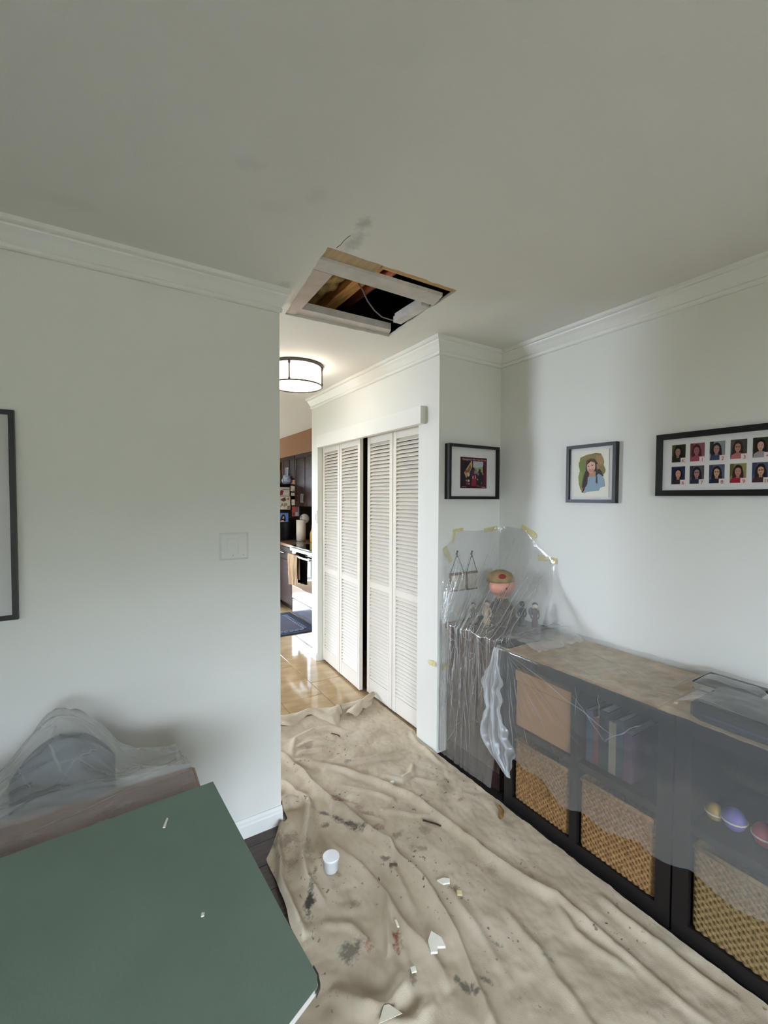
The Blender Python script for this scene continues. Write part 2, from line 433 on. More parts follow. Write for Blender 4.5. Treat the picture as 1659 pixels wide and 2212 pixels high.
# ceiling with the cut hole
def ceil_mat():
    mt = bpy.data.materials.new('ceiling_paint'); mt.use_nodes = True; nt = mt.node_tree; L = nt.links.new
    p = nt.nodes['Principled BSDF']; p.inputs['Roughness'].default_value = 0.8; p.inputs['Specular IOR Level'].default_value = 0.15
    geo = nt.nodes.new('ShaderNodeNewGeometry')
    cur = None
    base = nt.nodes.new('ShaderNodeRGB'); base.outputs[0].default_value = rgb(230, 228, 221)
    cur = base.outputs[0]
    # grey scuffs left from the repair, each with its own outline
    for (x, y, rx, ry, amt, sc_) in ((0.742, 1.315, 0.030, 0.045, 0.36, 60), (0.765, 1.43, 0.035, 0.075, 0.33, 45), (0.346, 1.256, 0.045, 0.035, 0.10, 30),
                                     (0.55, 1.27, 0.04, 0.05, 0.09, 26), (0.45, 1.4, 0.06, 0.05, 0.05, 22), (-0.1, 1.72, 0.10, 0.05, 0.07, 18), (0.665, 1.87, 0.03, 0.05, 0.18, 40)):
        mp = nt.nodes.new('ShaderNodeMapping'); mp.vector_type = 'POINT'
        mp.inputs['Location'].default_value = (-x / rx, -y / ry, 0); mp.inputs['Scale'].default_value = (1 / rx, 1 / ry, 0)
        L(geo.outputs['Position'], mp.inputs['Vector'])
        ln = nt.nodes.new('ShaderNodeVectorMath'); ln.operation = 'LENGTH'; L(mp.outputs[0], ln.inputs[0])
        n = nt.nodes.new('ShaderNodeTexNoise'); n.inputs['Scale'].default_value = sc_; n.inputs['Detail'].default_value = 4; L(geo.outputs['Position'], n.inputs['Vector'])
        ad = nt.nodes.new('ShaderNodeMath'); ad.operation = 'MULTIPLY_ADD'; ad.inputs[1].default_value = 1.6; ad.inputs[2].default_value = -0.8; L(n.outputs['Fac'], ad.inputs[0])
        sm = nt.nodes.new('ShaderNodeMath'); sm.operation = 'ADD'; L(ln.outputs['Value'], sm.inputs[0]); L(ad.outputs[0], sm.inputs[1])
        mr = nt.nodes.new('ShaderNodeMapRange'); mr.interpolation_type = 'SMOOTHSTEP'
        mr.inputs['From Min'].default_value = 0.15; mr.inputs['From Max'].default_value = 1.2; mr.inputs['To Min'].default_value = amt; mr.inputs['To Max'].default_value = 0
        L(sm.outputs[0], mr.inputs['Value'])
        mx = nt.nodes.new('ShaderNodeMix'); mx.data_type = 'RGBA'; L(mr.outputs[0], mx.inputs['Factor']); L(cur, mx.inputs['A'])
        mx.inputs['B'].default_value = rgb(118, 116, 116)
        cur = mx.outputs['Result']
    L(cur, p.inputs['Base Color'])
    n2 = nt.nodes.new('ShaderNodeTexNoise'); n2.inputs['Scale'].default_value = 160; L(geo.outputs['Position'], n2.inputs['Vector'])
    b = nt.nodes.new('ShaderNodeBump'); b.inputs['Strength'].default_value = 0.08; b.inputs['Distance'].default_value = 0.005; L(n2.outputs['Fac'], b.inputs['Height']); L(b.outputs[0], p.inputs['Normal'])
    return mt
CEIL = ceil_mat()
hole_c = [(0.697, 1.508), (1.322, 1.508), (1.372, 2.145), (0.768, 2.166)]
hp = []
for i in range(4):
    a, b = Vector(hole_c[i]), Vector(hole_c[(i + 1) % 4])
    n_ = 18; t = (b - a).normalized(); nr = Vector((t.y, -t.x))
    for k in range(n_):
        q = a + (b - a) * k / n_
        j = 0 if k == 0 else 0.006 * nz(q.x * 30, q.y * 30, 3.1) + 0.004 * nz(q.x * 90, q.y * 90, 7)
        hp.append(q + nr * j)
rect = [(0.62, 1.43), (1.46, 1.43), (1.46, 2.25), (0.62, 2.25)]
rp = []
for i in range(4):
    a, b = Vector(rect[i]), Vector(rect[(i + 1) % 4])
    for k in range(18): rp.append(a + (b - a) * k / 18)
cb = MB()
x0, x1, y0, y1 = XW, KX + 0.1, YB, YF
fr = [((x0, y0), (x1, rect[0][1])), ((x0, rect[2][1]), (x1, y1)), ((x0, rect[0][1]), (rect[0][0], rect[2][1])), ((rect[1][0], rect[0][1]), (x1, rect[2][1]))]
for a, b in fr: cb.add([(a[0], a[1], H), (a[0], b[1], H), (b[0], b[1], H), (b[0], a[1], H)], [(0, 1, 2, 3)], CEIL)
n_ = len(hp)
cb.add([(p.x, p.y, H) for p in rp] + [(p.x, p.y, H) for p in hp], [(i, n_ + i, n_ + (i + 1) % n_, (i + 1) % n_) for i in range(n_)], CEIL)
cb.add([(p.x, p.y, H) for p in hp] + [(p.x, p.y, H + 0.013) for p in hp] , [(i, n_ + i, n_ + (i + 1) % n_, (i + 1) % n_) for i in range(n_)], GYP)
ce = struct(cb.build('ceiling'), 'off-white ceiling with a rough square hole cut in it', 'ceiling')
CRK = mat('crack_shadow_filler', rgb(72, 62, 54), 0.95, 0.05)
MB().prism([(0.7255, 1.495), (0.7275, 1.496), (0.7315, 1.465), (0.7295, 1.44), (0.7315, 1.415), (0.735, 1.40), (0.7335, 1.399), (0.730, 1.414), (0.7280, 1.44), (0.7298, 1.465)], H - 0.0008, H + 0.001).build('crack', CRK, ce)
MB().prism([(0.680, 1.995), (0.690, 2.01), (0.700, 1.99), (0.694, 1.965), (0.684, 1.972)], H - 0.0008, H + 0.001).build('scuff', CRK, ce)

# attic space above the hole
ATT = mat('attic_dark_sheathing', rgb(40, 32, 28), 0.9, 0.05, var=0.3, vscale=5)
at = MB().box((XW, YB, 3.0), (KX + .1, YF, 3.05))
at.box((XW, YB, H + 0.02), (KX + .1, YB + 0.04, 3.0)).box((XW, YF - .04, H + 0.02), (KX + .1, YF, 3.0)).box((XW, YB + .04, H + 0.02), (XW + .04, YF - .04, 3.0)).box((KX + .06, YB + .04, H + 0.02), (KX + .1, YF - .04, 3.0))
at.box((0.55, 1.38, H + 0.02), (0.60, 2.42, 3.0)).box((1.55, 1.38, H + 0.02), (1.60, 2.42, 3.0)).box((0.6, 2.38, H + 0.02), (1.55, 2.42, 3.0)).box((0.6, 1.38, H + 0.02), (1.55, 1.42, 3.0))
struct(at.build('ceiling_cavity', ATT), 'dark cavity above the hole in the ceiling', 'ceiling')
# pieces in and over the hole
def board(name, poly, z0, z1, m_, lab, cat): return tag(MB().prism(poly, z0, z1).build(name, m_), lab, cat)
board('plywood_patch', [(0.685, 1.49), (0.944, 1.490), (0.952, 1.600), (0.688, 1.600)], H + 0.014, H + 0.028, PLYW, 'pale plywood patch at the near left corner of the ceiling hole', 'board')
board('furring_strip', [(0.692, 1.602), (1.308, 1.590), (1.335, 1.690), (0.700, 1.683)], H + 0.002, H + 0.018, PLASTERB, 'scuffed white strip spanning the ceiling hole from side to side', 'strip')
board('plasterboard_strip', [(0.703, 1.688), (0.803, 1.688), (0.818, 2.09), (0.81, 2.15), (0.752, 2.15)], H + 0.003, H + 0.016, mat('pinkish_plaster', rgb(204, 190, 180), .9, .05, var=.07, vscale=14), 'pinkish plaster strip along the left side of the ceiling hole', 'strip')
board('pine_edge_strip', [(0.954, 1.480), (1.352, 1.480), (1.350, 1.556), (0.955, 1.556)], H + 0.0145, H + 0.075, RAWW, 'raw pine strip along the near edge of the ceiling hole', 'strip')
board('white_batten', [(0.79, 2.092), (1.345, 2.080), (1.40, 2.20), (0.75, 2.20)], H + 0.0135, H + 0.05, PLASTERB, 'white batten along the far edge of the ceiling hole', 'batten')
tag(MB().box((1.285, 1.72, H + 0.004), (1.335, 1.965, H + 0.034)).box((1.291, 1.725, H + 0.034), (1.33, 1.96, H + 0.05)).build('wood_block', PLASTERB), 'short white wood block at the right side of the ceiling hole', 'block')
tag(MB().box((1.012, 1.43, 2.56), (1.078, 2.375, 2.80)).build('joist', RAWW2), 'orange pine joist inside the ceiling hole', 'joist')
tag(MB().box((0.605, 1.43, 2.60), (0.815, 2.375, 2.78)).build('joist', mat('dark_red_joist', rgb(140, 80, 60), .9, .05, var=.25, vscale=6)), 'dark reddish joist at the left inside the ceiling hole', 'joist')
ins = MB().grid(lambda u, v: Vector((0.82 + 0.185 * u, 1.43 + 0.94 * v, 2.60 + 0.06 * math.sin(math.pi * u) * -0.6 + 0.025 * fb(u * 4, v * 14, 2))), 14, 50)
tag(ins.build('insulation_batt', mat('dirty_insulation', rgb(170, 144, 96), 1.0, 0.0, var=.4, vscale=16, bump=.8, bscale=60), None, True), 'dirty yellow insulation batt beside the pine joist', 'insulation')
tag(MB().tube([(1.165, 1.43, 2.60), (1.16, 1.7, 2.60), (1.145, 2.0, 2.60), (1.135, 2.375, 2.60)], 0.026, 14).build('copper_pipe', mat('tarnished_copper', rgb(176, 104, 82), .4, .5, metal=.75, var=.35, vscale=9), None, True), 'tarnished copper pipe inside the ceiling hole', 'pipe')
tag(MB().tube([(1.04, 1.90, 2.556), (1.07, 1.915, 2.54), (1.12, 1.95, 2.51), (1.18, 1.985, 2.49), (1.24, 2.005, 2.475), (1.30, 2.0, 2.470), (1.345, 1.99, 2.475)], 0.0036, 6).build('cable', mat('grey_cable', rgb(140, 134, 130), .6, .3), None, True), 'thin grey cable hanging inside the ceiling hole', 'cable')

# ------------------------------------------------------------------ crown mouldings, baseboards
CP = [(0, 0), (0, -0.090), (0.011, -0.090), (0.016, -0.085), (0.017, -0.074), (0.012, -0.068), (0.018, -0.062), (0.034, -0.040), (0.048, -0.026), (0.050, -0.020), (0.062, -0.018), (0.067, -0.014), (0.068, 0)]
def crown(name, p, q, nrm, lab, e0=0, e1=0):
    """moulding from p to q on a wall with outward normal nrm; e0/e1: +1 outside mitre, -1 inside mitre, 0 square"""
    p, q, nrm = Vector((*p, 0)), Vector((*q, 0)), Vector((*nrm, 0)); t = (q - p).normalized()
    vs = []; n = len(CP)
    for d, z in CP: vs.append(p + nrm * d - t * d * e0 + Vector((0, 0, H + z)))
    for d, z in CP: vs.append(q + nrm * d + t * d * e1 + Vector((0, 0, H + z)))
    o = MB().add(vs, [(i, (i + 1) % n, n + (i + 1) % n, n + i) for i in range(n)] + [tuple(range(n - 1, -1, -1)), tuple(range(n, 2 * n))])
    return struct(o.build(name, TRIM), lab, 'moulding')
crown('trim_1', (XW, YL), (XL, YL), (0, -1), 'white crown moulding along the left wall', 0, 0.5)
crown('trim_2', (XC, FARC), (XC, YR), (-1, 0), 'white crown moulding above the louvred closet doors', 0, 1)
crown('trim_3', (XC, YR), (XR, YR), (0, -1), 'short white crown moulding on the narrow return wall', 1, -1)
crown('trim_4', (XR, YR), (XR, YB), (-1, 0), 'white crown moulding along the right wall', -1, 0)
def basebd(name, a, b, nrm, lab, hh=0.085):
    pr = [(0, 0), (0.014, 0), (0.014, hh - 0.028), (0.011, hh - 0.022), (0.010, hh - 0.012), (0.006, hh - 0.004), (0.005, hh), (0, hh)]
    a, b, nrm = Vector((*a, 0)), Vector((*b, 0)), Vector((*nrm, 0)); n = len(pr)
    vs = [a + nrm * d + Vector((0, 0, z)) for d, z in pr] + [b + nrm * d + Vector((0, 0, z)) for d, z in pr]
    return struct(MB().add(vs, [(i, (i + 1) % n, n + (i + 1) % n, n + i) for i in range(n)] + [tuple(range(n - 1, -1, -1)), tuple(range(n, 2 * n))]).build(name, TRIM), lab, 'baseboard')
basebd('baseboard_left', (XW, YL), (XL + 0.004, YL), (0, -1), 'white baseboard along the left wall')
basebd('baseboard_closet', (XC, 3.775), (XC, FARC), (-1, 0), 'short white baseboard at the far end of the closet wall', 0.07)
# closet header board
struct(MB().box((1.598, 2.14, 1.970), (XC, 3.70, 2.076)).build('trim_5', TRIM), 'white header board above the closet doors', 'trim')

# ------------------------------------------------------------------ louvred bifold doors
def louver_panel(parent, p, q, zb, zt, lab):
    """panel from p to q (front face line, hall side)"""
    p, q = Vector((*p, 0)), Vector((*q, 0)); t = (q - p).normalized(); wd = (q - p).length
    nrm = Vector((t.y, -t.x, 0))
    if nrm.x > 0: nrm = -nrm
    th = 0.028
    def P(s_, d, z): return p + t * s_ - nrm * d + Vector((0, 0, z))
    def bx(mb, s0, s1, d0, d1, z0, z1):
        vs = [P(s0, d0, z0), P(s1, d0, z0), P(s1, d1, z0), P(s0, d1, z0), P(s0, d0, z1), P(s1, d0, z1), P(s1, d1, z1), P(s0, d1, z1)]
        mb.add(vs, [(3,2,1,0),(4,5,6,7),(0,1,5,4),(1,2,6,5),(2,3,7,6),(3,0,4,7)])
    st = 0.040
    g = 0.0015
    bd = MB()
    bx(bd, g, st, 0, th, zb, zt); bx(bd, wd - st, wd - g, 0, th, zb, zt)
    bx(bd, st, wd - st, 0.002, th - 0.002, zb, zb + 0.115)
    bx(bd, st, wd - st, 0.002, th - 0.002, 0.838, 0.884)
    bx(bd, st, wd - st, 0.002, th - 0.002, zt - 0.055, zt)
    pn = bd.build('door_panel', DOORP, parent)
    # slats
    n0 = None
    def row(za, zc, n):
        nonlocal n0
        pitch = (zc - za) / n
        for k in range(n):
            z = za + pitch * (k + 0.5)
            if n0 is None:
                mb = MB(); hw = 0.0162
                c = P(wd / 2, th / 2, 0)
                a = R_(41)
                sl = []
                for s_ in (st - 0.002, wd - st + 0.002):
                    for (u, v) in ((-hw, -0.0036), (hw, -0.0036), (hw, 0.0036), (-hw, 0.0036)):
                        dd = math.cos(a) * u - math.sin(a) * v; zz = math.sin(a) * u + math.cos(a) * v
                        sl.append(P(s_, th / 2 + dd, zz) - c)
                mb.add(sl, [(0,1,2,3),(7,6,5,4),(0,4,5,1),(1,5,6,2),(2,6,7,3),(3,7,4,0)])
                b = BASE[parent.name]
                me = bpy.data.meshes.new('slat'); me.from_pydata(mb.v, [], mb.f); me.materials.append(DOORP); me.update()
                n0 = (me, c)
            o = bpy.data.objects.new('slat', n0[0]); COL.objects.link(o); o.parent = pn
            o.location = n0[1] + Vector((0, 0, z)) - BASE[pn.name]
    row(zb + 0.117, 0.838, 27)
    row(0.884, zt - 0.055, 39)
    return pn
d1 = sempty('door_1', (1.665, 3.36, 0), 'left pair of white louvred bifold closet doors, slightly ajar', 'door')
louver_panel(d1, (1.690, 3.757), (1.668, 3.372), 0.018, 1.985, '')
louver_panel(d1, (1.668, 3.366), (1.648, 2.978), 0.018, 1.985, '')
d2 = sempty('door_2', (1.69, 2.6, 0), 'right pair of white louvred bifold closet doors, closed', 'door')
louver_panel(d2, (1.690, 2.936), (1.690, 2.583), 0.018, 1.985, '')
louver_panel(d2, (1.690, 2.578), (1.690, 2.222), 0.018, 1.985, '')

# ------------------------------------------------------------------ wall switches
sw = thing('light_switch', 'white double rocker switch plate on the left wall', 'switch', (0.462, YL, 1.248))
MB().add([(0.400, YL - .001, 1.250), (0.524, YL - .001, 1.250), (0.524, YL - .001, 1.368), (0.400, YL - .001, 1.368), (0.409, YL - .009, 1.258), (0.515, YL - .009, 1.258), (0.515, YL - .009, 1.360), (0.409, YL - .009, 1.360)], [(3, 2, 1, 0), (4, 5, 6, 7), (0, 1, 5, 4), (1, 2, 6, 5), (2, 3, 7, 6), (3, 0, 4, 7)]).build('switch_plate', WHITEP, sw)
for k, xx in enumerate((0.432, 0.478)):
    a = 0.0035 * (1 if k else -1)
    MB().extrude([(xx - 0.0005, YL - 0.0115 - a * .5, 1.278), (xx + 0.0335, YL - 0.0115 - a * .5, 1.278), (xx + 0.0335, YL - 0.0115 + a * .5, 1.342), (xx - 0.0005, YL - 0.0115 + a * .5, 1.342)], (0, 0.005, 0)).build('rocker', WHITEP, sw)
MB().tube([(0.455, YL - .009, 1.27), (0.455, YL - .0098, 1.27)], .003, 8).build('screw', STEEL, sw)
MB().tube([(0.500, YL - .009, 1.27), (0.500, YL - .0098, 1.27)], .003, 8).build('screw', STEEL, sw)
s2 = thing('light_switch', 'small white single rocker switch at the far end of the closet wall', 'switch', (XC, 3.812, 1.285))
MB().box((XC - 0.006, 3.775, 1.285), (XC, 3.848, 1.402)).build('switch_plate', WHITEP, s2)
MB().box((XC - 0.010, 3.795, 1.312), (XC - 0.006, 3.828, 1.375)).build('rocker', WHITEP, s2)

# ------------------------------------------------------------------ hall ceiling light
LX, LY = 1.125, 2.955
li = thing('ceiling_light', 'round white drum flush ceiling light with bronze rims in the hall', 'lamp', (LX, LY, 2.30))
MB().lathe([(0.10, 0), (0.188, 0), (0.190, 0.006), (0.190, 0.016), (0.10, 0.016)], (LX, LY, H - 0.017), 48).build('ceiling_pan', DARKM, li, True)
SHADE = mat('lit_shade', (1, 1, 1, 1), 0.5, 0.2, emit=((1.0, 0.89, 0.76, 1), 6.5))
MB().lathe([(0.174, 0.004), (0.174, 0.126)], (LX, LY, 2.297), 48).build('lamp_shade', SHADE, li, True)
MB().lathe([(0.0005, -0.006), (0.10, -0.004), (0.168, 0.002), (0.172, 0.006), (0.10, 0.006)], (LX, LY, 2.297), 48).build('diffuser', SHADE, li, True)
def ring(r, z, t): return [(LX + r * math.cos(q * math.pi / 24), LY + r * math.sin(q * math.pi / 24), z) for q in range(49)]
MB().tube(ring(0.180, 2.298, 0), 0.0058, 6).build('bottom_rim', DARKM, li, True)
for k in range(4):
    q = R_(-125 + 90 * k); cx, cy = LX + 0.181 * math.cos(q), LY + 0.181 * math.sin(q)
    st_ = MB().tube([(cx, cy, 2.298), (cx, cy, 2.312)], .009, 8).tube([(cx, cy, 2.312), (cx, cy, 2.405)], .0055, 8).tube([(cx, cy, 2.405), (cx, cy, 2.425)], .009, 8)
    st_.build('strut', DARKM, li, True)

# ------------------------------------------------------------------ pictures
def frame_on(th, o, ux, uy, nrm, w_, h_, bw, depth):
    """frame with lower-left outer corner o, width dir ux, up uy, outward normal nrm"""
    o, ux, uy, nrm = Vector(o), Vector(ux), Vector(uy), Vector(nrm)
    mb = MB()
    def bar(u0, u1, v0, v1):
        mb.extrude([o + ux * u0 + uy * v0, o + ux * u1 + uy * v0, o + ux * u1 + uy * v1, o + ux * u0 + uy * v1], nrm * depth)
    bar(0, bw, 0, h_); bar(w_ - bw, w_, 0, h_); bar(bw, w_ - bw, 0, bw); bar(bw, w_ - bw, h_ - bw, h_)
    mb.build('frame', BLACKF, th)
    mt_ = MB().extrude([o + ux * bw + uy * bw, o + ux * (w_ - bw) + uy * bw, o + ux * (w_ - bw) + uy * (h_ - bw), o + ux * bw + uy * (h_ - bw)], nrm * (depth * 0.55)).build('mat_board', MATB, th)
    return mt_, depth * 0.55
def blob(cx, cy, rx, ry, n=20, jit=0.0, seed=0):
    return [(cx + rx * math.cos(2 * math.pi * k / n) * (1 + jit * nz(k * 1.7, seed)), cy + ry * math.sin(2 * math.pi * k / n) * (1 + jit * nz(k * 1.7, seed))) for k in range(n)]
def print_mesh(name, parent, o, ux, uy, nrm, off, layers, label=None):
    o, ux, uy, nrm = Vector(o), Vector(ux), Vector(uy), Vector(nrm); mb = MB()
    for i, (poly, m_) in enumerate(layers):
        vs = [o + ux * a + uy * b + nrm * (off + 0.0004 + i * 0.00012) for a, b in poly]
        # fan around the centroid keeps concave outlines tidy
        c = sum(vs, Vector()) / len(vs); n = len(vs)
        mb.add(vs + [c], [(k, (k + 1) % n, n) for k in range(n)], m_)
    return mb.build(name, None, parent, label=label)
def rectp(u0, v0, u1, v1): return [(u0, v0), (u1, v0), (u1, v1), (u0, v1)]

# left wall picture (right part in view)
pl = thing('framed_picture', 'large black framed print on the left wall, cut by the photo edge', 'picture', (-0.62, YL, 1.10))
o0 = (-0.98, YL, 1.098)
mm, of = frame_on(pl, o0, (1, 0, 0), (0, 0, 1), (0, -1, 0), 0.715, 0.714, 0.016, 0.022)
print_mesh('print', pl, o0, (1, 0, 0), (0, 0, 1), (0, -1, 0), of, [
    (rectp(0.09, 0.10, 0.66, 0.61), flat(70, 76, 84)), (rectp(0.10, 0.36, 0.66, 0.61), flat(132, 138, 140)),
    (blob(0.4, 0.40, 0.22, 0.1, 18, .5, 2), flat(64, 92, 92)), (rectp(0.10, 0.10, 0.66, 0.24), flat(54, 54, 62)), (blob(0.5, 0.30, 0.14, 0.05, 16, .6, 5), flat(40, 60, 60))])
MB().extrude([(-0.965, YL - .015, 1.112), (-0.28, YL - .015, 1.112), (-0.28, YL - .015, 1.798), (-0.965, YL - .015, 1.798)], (0, 0.001, 0)).build('glass', GLASS, pl)

# return wall picture
pr_ = thing('framed_picture', 'black framed picture with a small dark red print on the narrow wall', 'picture', (1.9, YR, 1.515))
o1 = (1.685, YR, 1.516)
mm, of = frame_on(pr_, o1, (1, 0, 0), (0, 0, 1), (0, -1, 0), 0.412, 0.326, 0.017, 0.042)
pu, pv, pw, ph = 0.100, 0.066, 0.218, 0.187
def q(a, b): return (pu + a * pw, pv + b * ph)
def qp(l): return [q(a, b) for a, b in l]
MAR = flat(74, 26, 36)
lay = [(rectp(pu, pv, pu + pw, pv + ph), MAR), (qp([(0.03, .06), (.46, .06), (.46, .86), (.03, .86)]), flat(36, 30, 34)),
       (qp([(.47, .50), (.86, .50), (.86, .88), (.47, .88)]), flat(172, 176, 182)), (qp([(.47, .45), (.86, .45), (.86, .72), (.60, .66), (.47, .72)]), flat(150, 148, 116)),
       (qp([(.40, .88), (.43, .90), (.44, .70), (.34, .50), (.22, .32), (.14, .50), (.26, .68)]), flat(176, 142, 116)),
       (qp([(.36, .78), (.40, .66), (.30, .46), (.24, .56)]), flat(120, 92, 60)), (qp(blob(.22, .54, .05, .05, 10)), flat(150, 70, 60)), (qp(blob(.31, .44, .04, .07, 10, .4)), flat(190, 166, 146)),
       (qp([(.42, .64), (.5, .68), (.56, .6), (.62, .42), (.6, .36), (.46, .34), (.36, .42)]), flat(58, 40, 58)), (qp([(.5, .6), (.54, .6), (.56, .48), (.5, .46)]), flat(110, 92, 100)),
       (qp([(.40, .08), (.60, .08), (.60, .40), (.52, .44), (.44, .38)]), flat(132, 40, 58)), (qp([(.45, .40), (.48, .40), (.48, .30), (.45, .32)]), flat(190, 160, 168)), (qp([(.545, .42), (.565, .42), (.57, .31), (.555, .31)]), flat(206, 176, 176)),
       (qp([(.62, .10), (.84, .12), (.82, .50), (.75, .56), (.70, .60), (.66, .54), (.60, .48)]), flat(40, 38, 42)), (qp(blob(.72, .59, .04, .05, 10)), flat(44, 36, 32)),
       (qp(blob(.58, .52, .05, .06, 10, .3)), flat(140, 118, 120)), (qp(blob(.66, .47, .04, .05, 10, .3)), flat(122, 104, 108)),
       (qp([(.62, .28), (.65, .33), (.66, .26)]), flat(170, 166, 170)), (qp([(.78, .16), (.80, .24), (.82, .14)]), flat(110, 104, 110)),
       (qp(blob(.22, .25, .03, .03, 8)), flat(150, 120, 116)), (qp(blob(.30, .24, .035, .045, 8)), flat(196, 184, 172)), (qp(blob(.26, .16, .07, .06, 10)), flat(112, 44, 52)), (qp(blob(.32, .14, .022, .025, 8)), flat(190, 130, 130)),
       (qp([(.86, .10), (.96, .10), (.96, .92), (.86, .90)]), flat(88, 34, 46)), (qp([(.84, .5), (.90, .52), (.89, .78), (.84, .76)]), flat(50, 24, 26)),
       (qp([(.62, .12), (.72, .07), (.82, .05), (.80, .03), (.6, .06)]), flat(86, 74, 62)),
       (qp([(.06, .03), (.22, .03), (.22, .05), (.06, .055)]), flat(150, 116, 112)), (qp([(.80, .03), (.94, .02), (.94, .05), (.80, .06)]), flat(150, 126, 118))]
pp = print_mesh('print', pr_, o1, (1, 0, 0), (0, 0, 1), (0, -1, 0), of, lay)
text_mesh('Montgomery Blair High School', 0.0155, Vector(o1) + Vector((pu + pw * .5, -of - 0.0055, pv + ph * .925)), (1, 0, 0), (0, 0, 1), flat(206, 160, 164), pr_, 'title')

# right wall portrait
pp2 = thing('framed_picture', 'black framed watercolour portrait of a dark-haired woman in blue', 'picture', (XR, 1.37, 1.50))
o2 = (XR, 1.51, 1.50)
uxr = (0, -1, 0); nrr = (-1, 0, 0)
mm, of = frame_on(pp2, o2, uxr, (0, 0, 1), nrr, 0.276, 0.304, 0.017, 0.030)
MB().extrude([Vector(o2) + Vector((0, -0.042, 0.030)), Vector(o2) + Vector((0, -0.236, 0.030)), Vector(o2) + Vector((0, -0.236, 0.272)), Vector(o2) + Vector((0, -0.042, 0.272))], (-of - 0.004, 0, 0)).build('paper', flat(222, 218, 204), pp2)
def z2(x, y):  # zoom pixel of the portrait crop to frame coordinates
    return (0.047 + (x - 70) / 1520 * 0.205, 0.272 - (y - 70) / 1830 * 0.242)
def zp(l): return [z2(a, b) for a, b in l]
lay = [(zp([(300, 330), (560, 240), (950, 190), (1150, 230), (1240, 400), (1290, 560), (1260, 660), (1350, 860), (1330, 960), (1270, 1040), (800, 900), (480, 1150), (380, 1640), (330, 1600), (260, 1380), (230, 1100), (290, 860), (240, 640)]), flat(132, 116, 74)),
       (zp([(240, 520), (480, 400), (520, 700), (480, 1050), (420, 1300), (350, 1560), (280, 1430), (230, 1090), (310, 820), (245, 660)]), flat(110, 124, 62)),
       (zp([(270, 900), (420, 880), (400, 1200), (330, 1500), (250, 1250)]), flat(126, 140, 78)), (zp([(960, 300), (1200, 300), (1270, 560), (1150, 700), (1000, 560)]), flat(158, 126, 86)),
       (zp([(1180, 700), (1340, 860), (1290, 1000), (1190, 900)]), flat(122, 118, 62)),
       (zp([(560, 460), (740, 390), (900, 420), (1010, 560), (1090, 780), (1200, 920), (1280, 1110), (1080, 1010), (1060, 1380), (960, 1360), (980, 1060), (700, 1050), (600, 1400), (520, 1520), (440, 1740), (380, 1700), (420, 1300), (470, 1050), (540, 860)]), flat(62, 46, 40)),
       (zp([(980, 640), (1050, 620), (1110, 800), (1020, 840)]), flat(170, 118, 84)),
       (zp([(640, 1110), (970, 1100), (1060, 1000), (1180, 1050), (1300, 1200), (1340, 1480), (1150, 1540), (1100, 1660), (640, 1690), (480, 1760), (520, 1540), (620, 1400)]), flat(136, 156, 170)),
       (zp([(980, 1080), (1030, 1080), (1050, 1400), (960, 1330)]), flat(60, 66, 80)),
       (zp([(700, 940), (960, 900), (960, 1110), (680, 1110)]), flat(176, 132, 110)),
       (zp(blob(765, 700, 175, 265, 24)), flat(206, 164, 148)), (zp(blob(770, 860, 130, 90, 16)), flat(192, 142, 116)),
       (zp(blob(660, 690, 38, 20, 10)), flat(96, 70, 64)), (zp(blob(820, 660, 42, 22, 10)), flat(92, 66, 62)), (zp([(740, 720), (770, 720), (790, 790), (720, 795)]), flat(222, 180, 164)),
       (zp([(690, 850), (780, 836), (870, 840), (840, 880), (740, 890)]), flat(160, 96, 84)), (zp([(710, 856), (850, 848), (800, 868)]), flat(226, 206, 194)),
       (zp([(560, 480), (740, 400), (880, 430), (960, 580), (880, 500), (740, 455), (640, 500), (590, 640)]), flat(96, 70, 52)),
       (zp([(380, 1520), (450, 1540), (430, 1690), (390, 1650)]), flat(160, 112, 84))]
print_mesh('print', pp2, o2, uxr, (0, 0, 1), nrr, of + 0.0042, lay)

# collage frame
pc = thing('framed_collage', 'wide black frame holding two rows of small portrait photos', 'picture', (XR, 0.76, 1.535))
o3 = (XR, 1.049, 1.535)
mm, of = frame_on(pc, o3, uxr, (0, 0, 1), nrr, 0.52, 0.276, 0.025, 0.026)
specs = [[((48, 46, 26), (30, 24, 22), (150, 112, 100), (36, 30, 24), (70, 76, 34)), ((132, 78, 86), (70, 34, 38), (150, 92, 92), (150, 70, 84), (110, 52, 58)), ((128, 134, 142), (36, 28, 34), (160, 118, 110), (56, 66, 92), (40, 50, 40)),
          ((70, 66, 58), (52, 38, 34), (168, 124, 106), (176, 104, 104), (84, 80, 70)), ((60, 56, 42), (34, 26, 26), (188, 146, 128), (150, 140, 146), (40, 40, 30)), ((90, 90, 80), (40, 30, 28), (180, 140, 120), (80, 40, 50), (90, 90, 80))],
         [((40, 46, 78), (26, 24, 34), (190, 142, 126), (46, 36, 38), (30, 34, 60)), ((80, 78, 84), (28, 24, 34), (160, 118, 122), (40, 38, 58), (60, 58, 66)), ((84, 88, 110), (34, 30, 34), (188, 142, 116), (44, 40, 52), (60, 62, 86)),
          ((134, 126, 80), (56, 34, 36), (176, 128, 110), (150, 30, 50), (92, 92, 46)), ((78, 82, 106), (34, 28, 30), (190, 144, 122), (70, 40, 44), (56, 60, 84)), ((80, 84, 100), (34, 28, 30), (190, 144, 122), (60, 60, 80), (60, 60, 80))]]
letters = [['K', '1', '2', '3', '4', '5'], ['6', '7', '8', '9', '10', '11']]
LET = flat(140, 52, 58); LET2 = flat(70, 70, 74)
